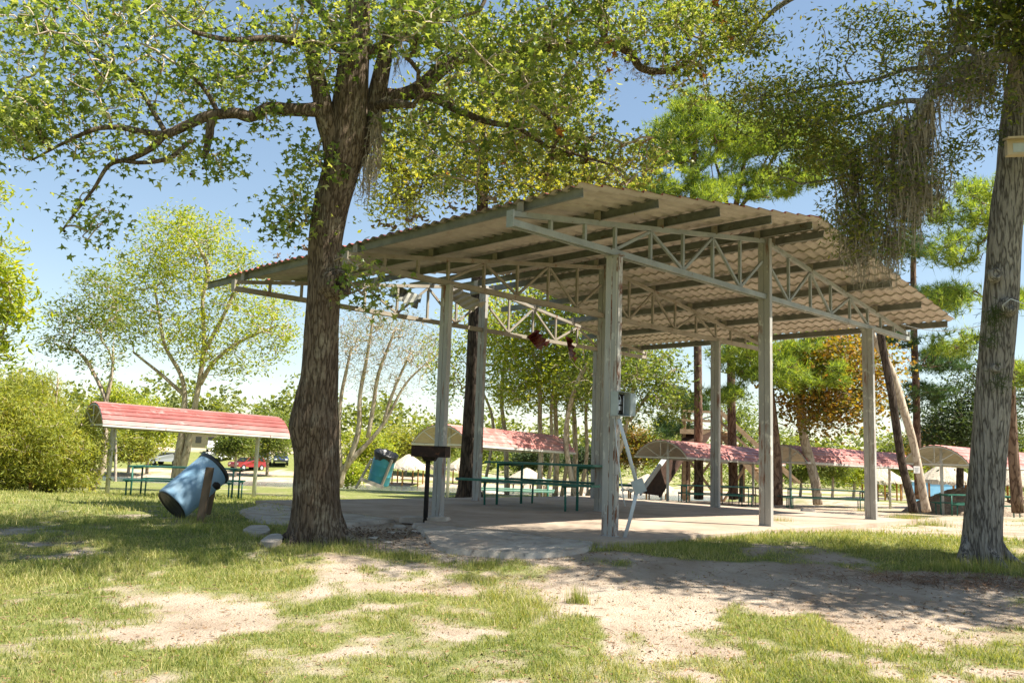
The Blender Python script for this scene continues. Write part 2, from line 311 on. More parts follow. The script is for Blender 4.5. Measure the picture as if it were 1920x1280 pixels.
# ------------------------------------------------------------------ ground cover layout
def patch(px, py, rx, ry):
    c = ground(px, py); a = ground(px-rx, py); b = ground(px+rx, py); t = ground(px, py-ry); bo = ground(px, py+ry)
    return (c[0], (t[1]+bo[1])/2, abs(b[0]-a[0])/2, abs(t[1]-bo[1])/2)
# (px,py,rx,ry,strength) bare sand patches (positive) and grassy tufts (negative)
PT = [(230, 1105, 110, 20, .75), (360, 1165, 170, 36, 1.1), (480, 1140, 150, 30, .6), (330, 1190, 130, 14, .7), (740, 1068, 110, 18, .8), (640, 1092, 120, 20, .5), (820, 1205, 75, 22, .8),
      (880, 1120, 80, 15, .4), (1190, 1150, 110, 70, 1.2), (1180, 1215, 90, 24, .9), (1240, 1085, 160, 28, 1.1), (1450, 1105, 230, 44, 1.1), (1700, 1115, 260, 45, 1.2), (1330, 1170, 90, 30, .5), (1750, 1175, 200, 35, .8), (1500, 1035, 130, 20, .5),
      (1830, 985, 140, 28, 1.2), (1480, 1000, 160, 24, .7), (1680, 965, 260, 22, .6), (150, 1000, 70, 12, .75), (90, 1022, 80, 10, .6), (250, 965, 100, 10, .4), (480, 1020, 60, 16, .7), (560, 1042, 80, 12, .8),
      (700, 1005, 70, 24, 1.5), (830, 1050, 120, 12, .5), (1030, 1046, 90, 9, .7), (610, 1245, 90, 12, .3), (1250, 1240, 60, 20, .3), (900, 1000, 260, 30, 1.2), (1100, 1130, 60, 60, .5), (1800, 1095, 140, 22, 1.1), (1350, 1075, 120, 16, .7), (960, 1100, 130, 12, .4), (1640, 1262, 200, 10, .3), (1560, 1225, 330, 34, -.15), (1700, 1200, 90, 14, .4), (1420, 1225, 60, 14, .4), (1400, 1180, 120, 26, -.4), (1860, 1150, 100, 14, .5),
      (1480, 1020, 190, 22, -1.0), (1230, 1030, 120, 18, -.9), (1620, 1010, 160, 22, -.7), (1690, 985, 70, 16, -1.3), (1760, 1055, 90, 26, -.9), (1880, 1060, 60, 24, -1.0), (1510, 1190, 170, 30, -.8), (1050, 1175, 70, 22, -.8), (1060, 1215, 110, 22, -.7), (980, 1060, 110, 14, -.6), (640, 1030, 90, 12, -1.1), (760, 1045, 70, 10, -.9), (1460, 985, 40, 8, -.9)]
PW = [(*patch(*p[:4]), p[4]) for p in PT]
def grassd(x, y):
    n = fbm(x*.9+11, y*.9+4, 4); n2 = fbm(x*3.1, y*3.1, 3)
    n3 = fbm(x*8+3, y*8, 2)
    g = .79 + (n-.5)*1.6 + (n2-.5)*2.0 + (n3-.5)*.9
    wx = x+.5*(fbm(x*1.8, y*1.8+40, 3)-.5); wy = y+.5*(fbm(x*1.8+50, y*1.8, 3)-.5)
    g = g + .35*sst(-1, -4, x)*1.0
    for (cx, cy, rx, ry, s) in PW:
        q = ((wx-cx)/rx)**2+((wy-cy)/ry)**2
        g = g - s*np.exp(-q*.9)
    u = (x-PC[0])*UD[0]+(y-PC[1])*UD[1]; v = (x-PC[0])*VD[0]+(y-PC[1])*VD[1]
    ins = (u > SU0) & (u < SU1) & (v > SV0) & (v < SV1)
    g = np.where(ins, 0, g)
    # sandy strip right of the slab, far beach and gravel yard round the huts
    g = g - 1.0*sst(12, 13.5, y)*(1-sst(19, 23, y))*sst(3.2, 5, x+(n2-.5)*2)*(1-sst(.5, 1.2, np.abs(x)*.0))*.9
    beach = (sst(84, 89, y)*(1-sst(97, 101, y)))
    yard = sst(2, 10, x)*sst(44, 48, y)*(1-sst(62, 74, y))
    g = g - 1.1*beach - .9*yard*(n > .46)
    road = np.exp(-((y-108-.12*x)/3.0)**2)+np.exp(-((y-127+.05*x)/4.0)**2)*sst(5, -5, x)
    g = g - 1.4*road
    g = g - .3*sst(.5, .62, fbm(x*.25, y*.25+7, 3))*sst(24, 34, y)
    return np.clip(g, 0, 1)
# ground sheet
def warp(n, a, lo, hi):
    t = np.linspace(-1, 1, n); s = np.sinh(t*a)/np.sinh(a); return np.where(s < 0, -s*lo, s*hi)
gx = 1.0+warp(350, 6.2, -500, 500); 
t_ = np.linspace(0, 1, 350); gy = 3.2 + (np.exp(t_*5.2)-1)/(math.exp(5.2)-1)*560
gy = np.concatenate([[-120, -40, -12, -3, 0, 1.5, 2.5], gy])
GX, GY = np.meshgrid(gx, gy, indexing='ij'); GZ = hgt(GX, GY); GG = grassd(GX, GY)
a = Acc(); ny = len(gy); i = np.arange(len(gx)-1)[:, None]*ny; j = np.arange(ny-1)[None]
a.add(np.stack([GX, GY, GZ], -1), np.stack([i+j, i+ny+j, i+ny+j+1, i+j+1], -1).reshape(-1, 4), 0, True)
m, n, b = newmat('sandy_lawn'); L = n.links.new
at_ = N(n, 'ShaderNodeAttribute', attribute_name='cover'); tc = N(n, 'ShaderNodeTexCoord')
def nz(s, d=8, r=.65):
    q = N(n, 'ShaderNodeTexNoise'); q.inputs['Scale'].default_value = s; q.inputs['Detail'].default_value = d; q.inputs['Roughness'].default_value = r; L(tc.outputs['Object'], q.inputs[0]); return q
n1, n2, n3, n4 = nz(1.4), nz(9), nz(55, 4), nz(.18, 5)
sand = ramp(n, [(.3, (.33, .25, .185)), (.55, (.46, .375, .295)), (.75, (.56, .475, .39))]); L(n1.outputs[0], sand.inputs[0])
lit = ramp(n, [(.57, (0, 0, 0)), (.7, (1, 1, 1))]); L(n2.outputs[0], lit.inputs[0])
mx0 = N(n, 'ShaderNodeMix', data_type='RGBA'); mlt = N(n, 'ShaderNodeMath', operation='MULTIPLY'); L(lit.outputs[0], mlt.inputs[0]); mlt.inputs[1].default_value = .45
L(mlt.outputs[0], mx0.inputs[0]); L(sand.outputs[0], mx0.inputs[6]); mx0.inputs[7].default_value = (.20, .13, .085, 1)
fine = ramp(n, [(.62, (0, 0, 0)), (.70, (1, 1, 1))]); L(n3.outputs[0], fine.inputs[0]); mfl = N(n, 'ShaderNodeMath', operation='MULTIPLY'); L(fine.outputs[0], mfl.inputs[0]); mfl.inputs[1].default_value = .6
mx01 = N(n, 'ShaderNodeMix', data_type='RGBA'); L(mfl.outputs[0], mx01.inputs[0]); L(mx0.outputs[2], mx01.inputs[6]); mx01.inputs[7].default_value = (.13, .08, .05, 1)
soil = ramp(n, [(.3, (.13, .155, .045)), (.5, (.19, .215, .065)), (.7, (.32, .29, .13))]); L(n2.outputs[0], soil.inputs[0])
ms_ = N(n, 'ShaderNodeMath', operation='MULTIPLY_ADD'); L(n2.outputs[0], ms_.inputs[0]); ms_.inputs[1].default_value = .5; ms_.inputs[2].default_value = -.25
ms2 = N(n, 'ShaderNodeMath', operation='ADD', use_clamp=True); L(ms_.outputs[0], ms2.inputs[0]); L(at_.outputs['Fac'], ms2.inputs[1])
cr = ramp(n, [(.15, (0, 0, 0)), (.75, (1, 1, 1))]); L(ms2.outputs[0], cr.inputs[0])
mx1 = N(n, 'ShaderNodeMix', data_type='RGBA'); L(cr.outputs[0], mx1.inputs[0]); L(mx01.outputs[2], mx1.inputs[6]); L(soil.outputs[0], mx1.inputs[7])
L(mx1.outputs[2], b.inputs['Base Color']); b.inputs['Roughness'].default_value = 1; b.inputs['Specular IOR Level'].default_value = .1
bm_ = N(n, 'ShaderNodeMath', operation='ADD'); L(n2.outputs[0], bm_.inputs[0]); L(n3.outputs[0], bm_.inputs[1])
bp = N(n, 'ShaderNodeBump'); bp.inputs['Distance'].default_value = .03; L(bm_.outputs[0], bp.inputs['Height']); L(bp.outputs[0], b.inputs['Normal'])
go = a.obj('ground', m, kind='structure'); at2 = go.data.attributes.new('cover', 'FLOAT', 'POINT'); at2.data.foreach_set('value', GG.ravel().astype(np.float32))
# lake
m, n, b = newmat('lake_water'); b.inputs['Base Color'].default_value = (.07, .10, .10, 1); b.inputs['Roughness'].default_value = .12; b.inputs['Specular IOR Level'].default_value = .6
tc = N(n, 'ShaderNodeTexCoord'); q = N(n, 'ShaderNodeTexNoise'); q.inputs['Scale'].default_value = 1.5; q.inputs['Detail'].default_value = 4; n.links.new(tc.outputs['Object'], q.inputs[0]); bp = N(n, 'ShaderNodeBump'); bp.inputs['Distance'].default_value = .12; n.links.new(q.outputs[0], bp.inputs['Height']); n.links.new(bp.outputs[0], b.inputs['Normal'])
Acc().add([[-160, 42, WATER_Z], [30, 42, WATER_Z], [30, 97, WATER_Z], [-160, 97, WATER_Z]], [[0, 1, 2, 3]]).obj('lake', m, kind='structure')

# ------------------------------------------------------------------ slab and concrete spills
def uvbox(acc, u0, u1, v0, v1, z0, z1, m=0):
    c = uvw((u0+u1)/2, (v0+v1)/2, (z0+z1)/2); return acc.box(c, (abs(u1-u0), abs(v1-v0), z1-z0), np.array([UD, VD, [0, 0, 1]]).T, m)
sl = Acc()
edge = []
for (u0, v0, u1, v1) in ((SU0, SV0, SU1, SV0), (SU1, SV0, SU1, SV1), (SU1, SV1, SU0, SV1), (SU0, SV1, SU0, SV0)):
    k = 40
    for t in np.linspace(0, 1, k, endpoint=False):
        uu, vv = u0+(u1-u0)*t, v0+(v1-v0)*t; q = .09*(fbm(uu*1.7+3, vv*1.7)-.5)*2
        edge.append(uvw(uu+q, vv+q, 0))
edge = np.array(edge); ne = len(edge)
sl.add(np.concatenate([edge, edge-[0, 0, .2]]), [[i, i+ne, (i+1) % ne+ne, (i+1) % ne] for i in range(ne)])
sl.L.append(sl.n-2*ne+np.arange(ne)); sl.N.append(np.array([ne])); sl.M.append(np.array([0])); sl.S.append(np.array([False]))
sl.obj('concrete_slab', M['concrete'], kind='structure')
def spill(name, poly, th, mt, label=None, cat=None, kind=None, zoff=0, group=None):
    P = np.array([ground(*p) for p in poly]); P, _ = catmull(np.vstack([P, P[:1]]), np.ones(len(P)+1), 6); P = P[:-1]; nn = len(P)
    c = P.mean(0); rings = [1.02, .97, .9, .75, .55, .3, .08]; V = []
    for k, s in enumerate(rings):
        for q in P:
            jit = 1+.04*(fbm(q[0]*5, q[1]*5, 2)-.5)*2
            x, y = c[0]+(q[0]-c[0])*s*jit, c[1]+(q[1]-c[1])*s*jit
            V.append([x, y, max(float(hgt(x, y)), -9)+(-.05 if k == 0 else th*(.75+.5*vnoise(x*1.3, y*1.3)))+zoff])
    F = [[k*nn+i, k*nn+(i+1) % nn, (k+1)*nn+(i+1) % nn, (k+1)*nn+i] for k in range(len(rings)-1) for i in range(nn)]
    A = Acc().add(V, F, 0, False); A.L.append(A.n-nn+np.arange(nn)); A.N.append(np.array([nn])); A.M.append(np.array([0])); A.S.append(np.array([False]))
    return A.obj(name, mt, label=label, cat=cat, kind=kind, group=group)
spill('concrete_apron', [(768, 985), (800, 1020), (850, 1040), (930, 1046), (1030, 1046), (1100, 1036), (1128, 1016), (1110, 1003), (1000, 990), (880, 982)], .05, M['spill'], kind='structure')
spill('concrete_apron', [(446, 960), (470, 978), (530, 985), (600, 992), (690, 985), (760, 975), (800, 966), (700, 950), (610, 944), (540, 944), (490, 948)], .045, M['spill'], kind='structure')
spill('flat_stone', [(455, 1000), (480, 1009), (505, 1003), (500, 994), (470, 993)], .05, M['spill'], 'flat pale stone in the grass left of the big trunk, the upper of two', 'stone')
spill('flat_stone', [(487, 1022), (505, 1029), (528, 1020), (526, 1009), (505, 1010)], .05, M['spill'], 'flat pale stone against the foot of the big trunk, the lower of two', 'stone')
A = Acc(); p = ground(800, 985); A.beam(p+[-.36, .16, .05], p+[.30, .06, .06], .26, .07); A.V[-1][:] += (rng.random((8, 3))-.5)*.08
A.obj('broken_concrete', M['rock'], label='broken concrete edge piece lying beside the foot of the charcoal grill', cat='rubble')
A = Acc(); p = ground(1515, 960); A.box(p+[0, 0, .06], (.5, .2, .12), taper=.8)
A.obj('low_stone', M['rock'], label='low brown stone lying on the sand behind the slab, between two right posts', cat='stone')

for (px, py, s_) in [(760, 975, .09), (748, 988, .06), (775, 998, .05), (735, 1000, .045), (820, 992, .06), (845, 985, .05), (700, 1010, .04), (728, 1018, .035), (1150, 1022, .08), (1128, 1028, .05), (872, 982, .05), (1168, 1026, .045)]:
    p = ground(px, py); A = Acc(); A.lathe([(.02, .5), (.6, .42), (.95, .1), (.9, -.2), (.5, -.4)], 7, (0, 0, 0), smooth=False); A.V[-1][:] = A.V[-1]*[s_*1.6, s_, s_*.8]*(1+(rng.random(A.V[-1].shape)-.5)*.5)+p+[0, 0, .01]
    A.obj('rubble_stone', M['rock'], label='one of the small rubble stones broken off the slab edge', cat='stone', group='small rubble stones along the broken slab edge')
# ------------------------------------------------------------------ pavilion
H, RZ, EU, KS = 3.45, 4.364, 5.5, (4.364-3.53)/5.5
pav = thing('picnic_pavilion', 'large open steel picnic pavilion with gabled corrugated roof on nine posts over a concrete slab', 'pavilion', uvw(0, 0, 0))
FV = [0, 3.2, 6.4]; PU = [-3.675, 0, 3.675]
def topz(u): return RZ-KS*abs(u)
def uvec(p): return uvw(*p)
for fi, v0 in enumerate(FV):
    for pi, u0 in enumerate(PU):
        A = Acc(); h = RZ+.0 if pi == 1 else H-.045
        # two channels lip to lip with a seam on the wide faces
        for k in (-1, 1):
            uvbox(A, u0-.037, u0+.037, v0+k*.052-.046, v0+k*.052+.046, -.02, h)
        uvbox(A, u0-.028, u0+.028, v0-.010, v0+.010, -.02, h-.01)
        uvbox(A, u0-.048, u0+.048, v0-.112, v0+.112, -.018, .008)
        if pi != 1: uvbox(A, u0-.055, u0+.055, v0-.125, v0+.125, h-.0, h+.01)
        po = A.obj('post', M['post'], pav, label={(0, 0): 'tall steel post with peeling white paint and rust streaks'}.get((fi, pi)))
        if pi == 0 and fi == 0:
            A = Acc(); uvbox(A, u0-.036, u0+.036, v0-.1025, v0-.0985, .0, h-.02); uvbox(A, u0-.0415, u0-.0375, v0-.085, v0-.066, 0, h-.03); uvbox(A, u0-.0405, u0-.0375, v0-.004, v0+.010, 0, h-.03)
            A.obj('peeling_strip', M['rustpost'], po)
    mt = M['truss_front'] if fi == 0 else M['truss']
    tr = Acc()
    for k in (-1, 1): uvbox(tr, -EU, EU, v0+k*.034-.016, v0+k*.034+.016, H-.04, H+.035)
    tro = tr.obj('truss', mt, pav)
    for s in (-1, 1):
        A = Acc(); A.beam(uvw(s*EU, v0, H+.10), uvw(s*.05, v0, RZ-.04), .06, .06, up=(0, 0, 1)); A.obj('top_chord', mt, tro)
        A = Acc(); uvbox(A, s*EU-.008, s*EU+.008, v0-.055, v0+.055, H-.05, H+.14); A.obj('end_plate', mt, tro)
    def tc_z(u): return H+.10+(RZ-.04-H-.10)*(1-abs(u)/EU)
    for s in (-1, 1):
        nodes = [3.675-3.675/5*k for k in range(6)]   # from post to centre
        for k in range(6):
            u = s*nodes[k]
            if k < 5:
                A = Acc(); uvbox(A, u-.020, u+.020, v0-.02, v0+.02, H+.035, tc_z(u)-.03); A.obj('web_member', mt, tro)
        for k in range(5):
            ua, ub = s*nodes[k], s*nodes[k+1]
            if k == 4: ub = s*.06
            za, zb = (H+.06, tc_z(ub)-.05) if k % 2 == 0 else (tc_z(ua)-.05, H+.06)
            if k == 4: zb = tc_z(ub)-.32
            A = Acc(); A.beam(uvw(ua+s*-.03, v0, za), uvw(ub+s*.03, v0, zb), .036, .038); A.obj('web_member', mt, tro)
        for u in (4.25, 4.85):
            A = Acc(); uvbox(A, s*u-.020, s*u+.020, v0-.02, v0+.02, H+.035, tc_z(u)-.03); A.obj('web_member', mt, tro)
PUR = [-5.28, -3.95, -2.65, -1.35, -.16, .30, 1.55, 2.80, 4.08, 5.36]
VF, VB = -.86, 7.25
for q, u in enumerate(PUR):
    z = tc_z(u)+.04+.06
    tilt = -math.copysign(1, u)*math.atan(KS)
    upv = UD*math.sin(-tilt)*1 + np.array([0, 0, math.cos(tilt)])
    A = Acc(); ve = VB+(.25 if q == 6 else .55 if q == 0 else -.1 if q % 2 else 0)
    A.cbeam(uvw(u, VF+(.05 if q > 4 else 0), z), uvw(u, ve, z),   .055, .115, side=1 if u < 0 else -1, th=.005, up=upv)
    po = A.obj('purlin', M['purlin'], pav)
    for v0 in FV:
        A = Acc(); uvbox(A, u-.075, u-.069, v0-.05, v0+.05, z-.09, z+.04); A.obj('purlin_clip', M['truss'], po)
# roof sheets: tile profile (waves across, steps down the slope)
WP = .185; SHW = 1.11
def sheet_h(u, v):
    wv = .018*np.cos(2*np.pi*v/WP); fr = (np.abs(u)/.36) % 1.0
    return wv + .028*fr - .014
def roof_sheet(side, v0, v1, ua, ub, lift, cut=None):
    us = []
    k0 = math.floor(ua/.36); 
    uu = sorted(set([ua, ub]+[x for k in range(k0, int(ub/.36)+2) for x in (k*.36+.001, k*.36+.359) if ua < x < ub]))
    vs = np.arange(v0, v1+.001, WP/10); uu = np.array(uu)
    Ug, Vg = np.meshgrid(uu, vs, indexing='ij'); Z = RZ-KS*Ug+.165+sheet_h(Ug, Vg)+lift+.006*np.sin(Vg*1.7+Ug*.8)
    Pt = PC[None, None]+UD*(side*Ug)[..., None]+VD*Vg[..., None]; Pt = np.array(Pt); Pt[..., 2] = Z
    nu, nv = Ug.shape; i = np.arange(nu-1)[:, None]*nv; j = np.arange(nv-1)[None]
    f = np.stack([i+j, i+nv+j, i+nv+j+1, i+j+1], -1).reshape(-1, 4)
    if side > 0: f = f[:, ::-1]
    A = Acc(); A.add(Pt, f, 0, False); P2 = Pt.copy(); P2[..., 2] += .005; A.add(P2, f[:, ::-1], 1, False)
    return A.obj('roof_sheet', [M['sheet_under'], M['sheet_top']], pav)
v = -.93; k = 0
while v < 7.2:
    vl = min(v+SHW+.09, 7.3)
    for side in (-1, 1):
        lift = .005*(k % 2)+random.uniform(0, .006)
        ua, ub = .0, 5.392
        if side > 0 and k >= 6: ua = 3.1 if k == 6 else 4.3
        if side < 0 and k >= 6: ua = 2.9
        if side < 0 and k == 7: ua, ub = 3.4, 4.5
        if side > 0 and k == 7: ua, ub = 4.7, 5.392
        roof_sheet(side, v, vl, ua+(.02 if side < 0 else 0), ub-random.uniform(0, .03), lift)
    v += SHW; k += 1
A = Acc(); 
for sgn in (-1, 1):
    A.add([uvw(0, -.9, RZ+.20), uvw(sgn*.3, -.9, RZ+.165), uvw(sgn*.3, 5.6, RZ+.165), uvw(0, 5.6, RZ+.20)], [[0, 1, 2, 3]], 0)
A.obj('ridge_cap', M['sheet_top'], pav)
# torn sheets hanging in the hole
def torn(px, py, d, pts, lab, mt=None):
    c = at(px, py, d); A = Acc(); nI, nJ = 10, 6; (ax, ay) = pts
    V = []; 
    for i in range(nI+1):
        for j in range(nJ+1):
            s, t = i/nI, j/nJ
            px_ = px+ax[0]*(s-.5)+ay[0]*(t-.5); py_ = py+ax[1]*(s-.5)+ay[1]*(t-.5)
            if i == nI: py_ += 5*((j*7) % 3-1)
            if j == nJ: px_ += 4*((i*5) % 3-1)
            V.append(at(px_, py_, d+.22*math.sin(s*3.0+t*2)+.03*math.cos(i*math.pi)))
    F = [[i*(nJ+1)+j, (i+1)*(nJ+1)+j, (i+1)*(nJ+1)+j+1, i*(nJ+1)+j+1] for i in range(nI) for j in range(nJ)]
    A.add(V, F, 0); A.add(np.array(V)+[0, .008, 0], np.array(F)[:, ::-1], 1)
    A.obj('torn_sheet', mt or [M['darkred'], M['darkred']], pav, label=lab)
M['darkred'] = mat('torn_red_sheet', (.10, .015, .015), (.18, .04, .035), 4, .5, bump=.01, spots=[((.25, .2, .18), 9, .62, .68, (1, 1, 1))])
torn(1008, 637, 16.8, ((21, 26), (18, -14)), 'dark red torn roof sheet dangling under the rear truss, the larger piece')
torn(1070, 652, 17.2, ((8, 40), (11, 4)), 'dark red torn roof sheet hanging on edge, narrow twisted piece')
torn(762, 556, 16.5, ((48, 22), (-12, 22)), 'grey torn roof sheet hanging below the left eave', [M['purlin'], M['purlin']])
torn(868, 560, 17, ((50, 34), (30, -14)), 'bent pale roof sheet folded down by the rear centre post', [M['sheet_under'], M['sheet_under']])
print('pavilion', time.time()-T0)

# ------------------------------------------------------------------ electrical box, conduit, wire
pb = at(1163, 757, 10.35)
eb = thing('electrical_box', 'open grey electrical box with exposed breakers on the nearest pavilion post', 'electrical box', pb)
rot = np.array([UD, VD, [0, 0, 1]]).T
def eb_box(name, c, d, m_):
    A = Acc(); A.box(pb+UD*c[0]+VD*c[1]+np.array([0, 0, c[2]]), d, rot); return A.obj(name, m_, eb)
A = Acc()
for (c, d) in (((0, .05, 0), (.22, .006, .28)), ((-.11, 0, 0), (.006, .11, .28)), ((.11, 0, 0), (.006, .11, .28)), ((0, 0, .14), (.226, .13, .006)), ((0, 0, -.14), (.226, .13, .006))):
    A.box(pb+UD*c[0]+VD*c[1]+np.array([0, 0, c[2]]), d, rot)
A.obj('enclosure', M['greybox'], eb)
eb_box('door', (.165, -.06, 0), (.10, .006, .27), M['greybox'])
eb_box('back_panel', (0, .03, 0), (.19, .02, .24), M['black'])
for k in range(4): eb_box('breaker', (-.03+.04*(k % 2), .005, -.05+.07*(k//2)), (.034, .03, .05), M['blackplastic'] if k % 2 else M['pvc'])
A = Acc(); A.tube([pb+UD*.05+VD*-.01+[0, 0, z] for z in np.linspace(.1, -.12, 6)], .006, 5); A.tube([pb+UD*(-.05+.03*math.sin(z*30))+VD*-.02+[0, 0, z] for z in np.linspace(.1, -.1, 9)], .005, 5); A.obj('wire', M['pvc'], eb)
co = thing('conduit_pipe', 'white plastic conduit pipe bent at a junction box beside the nearest post', 'pipe', at(1170, 1018, 10.3))
A = Acc(); A.tube([at(1160, 785, 10.3), at(1176, 840, 10.28), at(1192, 900, 10.25)], .022, 12); A.obj('upper_pipe', M['pvc'], co)
A = Acc(); A.tube([at(1193, 925, 10.25), at(1182, 970, 10.3), at(1168, 1019, 10.35)], .022, 12); A.obj('lower_pipe', M['pvc'], co)
A = Acc(); c = at(1197, 911, 10.25); A.box(c, (.13, .09, .15), np.array([[.93, 0, .37], [0, 1, 0], [-.37, 0, .93]]).T); A.box(c+[0, -.047, 0], (.14, .004, .16), np.array([[.93, 0, .37], [0, 1, 0], [-.37, 0, .93]]).T); A.obj('junction_box', M['greybox'], co)
A = Acc(); A.tube([at(x, y, 10.35) for x, y in ((1152, 782), (1156, 830), (1162, 880), (1167, 920), (1172, 949))], .007, 6); A.obj('loose_cable', M['pvc'], label='thin loose white cable dangling from the grey electrical box', cat='cable')
A = Acc(); w0 = at(1690, 608, 15.5); w1 = at(1885, 600, 9.9); A.tube([w0*(1-t)+w1*t-np.array([0, 0, .12*math.sin(t*math.pi)]) for t in np.linspace(0, 1, 14)], .005, 5); A.tube([at(1885, 600, 9.9), at(1880, 572, 9.55), at(1895, 560, 9.5), at(1935, 575, 9.6)], .006, 5)
A.obj('overhead_wire', M['pvc'], label='thin pale wire strung from the right eave to the large right trunk', cat='wire')

# ------------------------------------------------------------------ grill
g0 = ground(797, 985); gt = at(808, 846, g0[1]/1.0*1.0)
dg = float((g0-CC)@CF); gt = at(808, 846, dg)
gr = thing('charcoal_grill', 'rusted park charcoal grill on a single black post beside the slab', 'grill', g0)
A = Acc(); A.tube([g0-[0, 0, .15], at(803, 858, dg)], .033, 10); A.obj('post', M['black'], gr)
gx_, gy_ = .225*1.0, .17
A = Acc(); ra = R_(-8); rm = np.array([[math.cos(ra), -math.sin(ra), 0], [math.sin(ra), math.cos(ra), 0], [0, 0, 1]])
for (c, d) in (((0, -gy_, 0), (.46, .008, .15)), ((0, gy_, .0), (.46, .008, .15)), ((-.23, 0, 0), (.008, .34, .15)), ((.23, 0, 0), (.008, .34, .15)), ((0, 0, -.07), (.46, .34, .008))):
    A.box(gt+rm@np.array(c), d, rm)
A.obj('firebox', M['rust'], gr)
A = Acc()
for k in range(11): A.beam(gt+rm@np.array([-.21+.042*k, -.16, .06]), gt+rm@np.array([-.21+.042*k, .16, .06]), .008, .008)
A.beam(gt+rm@np.array([.1, -.175, .055]), gt+rm@np.array([.29, -.175, .062]), .012, .012); A.obj('grate', M['black'], gr)
A = Acc(); A.box(gt-[0.01, 0, .10], (.14, .12, .06), rm, taper=1.4); A.obj('bracket', M['black'], gr)

# ------------------------------------------------------------------ barrels
def rotm(ax, ang): return np.array(Matrix.Rotation(ang, 3, ax))
def barrel(root, c, rot, r, h, mt, open_top=True, bag=False, rimm=None):
    A = Acc(); pr = [(r*.02, 0), (r*.93, 0), (r*.985, h*.015), (r, h*.05), (r, h*.31), (r*1.02, h*.33), (r, h*.35), (r, h*.64), (r*1.02, h*.66), (r, h*.68), (r, h*.97), (r*1.02, h), (r*.97, h), (r*.96, h*.9), (r*.95, h*.1), (r*.02, h*.1)]
    A.lathe(pr, 36, c, rot); bo = A.obj('drum', mt, root)
    A = Acc(); A.lathe([(r*.94, h*.94), (r*1.035, h*.94), (r*1.045, h*1.012), (r*.97, h*1.012), (r*.94, h*.94)], 36, c, rot); A.obj('rim', rimm or M['blackplastic'], root)
    return bo
base = at(334, 946, 11.2); bz = ground(350, 968)
br = thing('trash_barrel', 'faded blue drum tipped on a low wooden post at the left of the big trunk', 'trash barrel', bz)
pa = at(326, 938, 10.95); pb2 = at(392, 878, 11.45); ax = pb2-pa; Lb = .86; ax /= np.linalg.norm(ax); ax = np.array([.51, .57, .65]); ax /= np.linalg.norm(ax)
q = Vector(ax).to_track_quat('Z', 'Y').to_matrix(); q = np.array(q)
barrel(br, at(322, 946, 11.6), q, .25, .76, M['barrel'])
A = Acc(); A.lathe([(.001, -.004), (.22, -.004)], 30, at(322, 946, 11.6), q, smooth=False); A.lathe([(.216, -.012), (.235, -.012), (.241, .02), (.236, .04)], 36, at(322, 946, 11.6), q); A.obj('bottom_ring', M['blackplastic'], br)
A = Acc(); A.beam(at(374, 986, 11.25), at(394, 876, 11.35), .085, .085); A.obj('wooden_post', M['brownwood'], br)
A = Acc(); A.beam(at(388, 965, 12.25), at(405, 885, 12.25), .07, .07); A.obj('wooden_post', M['brownwood'], br)
A = Acc(); A.lathe([(.001, 0), (.05, .01), (.06, .05), (.03, .08), (.001, .085)], 12, at(402, 914, 11.55), q); A.obj('pivot_bolt', M['black'], br)
# teal barrel in an A-frame beyond the slab
cb = at(709, 902, 23); tb = thing('trash_barrel', 'teal drum with black liner bag tilted in a pale wooden frame on the lawn', 'trash barrel', on(709, 23))
ax = np.array([.24, -.22, .94]); ax /= np.linalg.norm(ax); q = np.array(Vector(ax).to_track_quat('Z', 'Y').to_matrix())
barrel(tb, cb-[0, 0, .05], q, .29, .80, M['teal'])
A = Acc()
prof = [(.30, .68), (.315, .74), (.318, .83), (.30, .86), (.25, .84), (.10, .72)]
A.lathe(prof, 30, cb-[0, 0, .05], q)
V = A.V[-1]; V += (rng.random(V.shape)-.5)*.05; A.obj('liner_bag', M['blackplastic'], tb)
A = Acc(); dd = 22.7
A.beam(at(697, 860, dd), at(667, 915, dd), .07, .05); A.beam(at(676, 897, dd-.05), at(719, 914, dd-.05), .05, .09); A.beam(at(735, 862, dd), at(714, 914, dd), .07, .05); A.obj('wooden_frame', M['woodpale'], tb)
A = Acc(); A.beam(at(702, 858, 23.4), at(690, 905, 23.4), .06, .05); A.obj('rear_leg', M['woodpale'], tb)
# rusty short post in the lawn
p = on(60, 22.5); rp = thing('short_post', 'short rusty steel post with flat cap on the lawn at far left', 'post', p)
A = Acc(); A.box(p+[0, 0, .15], (.09, .09, .45)); A.obj('shaft', M['rusty'] if 'rusty' in M else mat('orange_rust', (.24, .09, .05), (.33, .15, .09), 9, .9), rp)
A = Acc(); A.box(p+[0, 0, .37], (.19, .16, .05)); A.obj('cap', mat('orange_rust', (.24, .09, .05), (.33, .15, .09), 9, .9), rp)

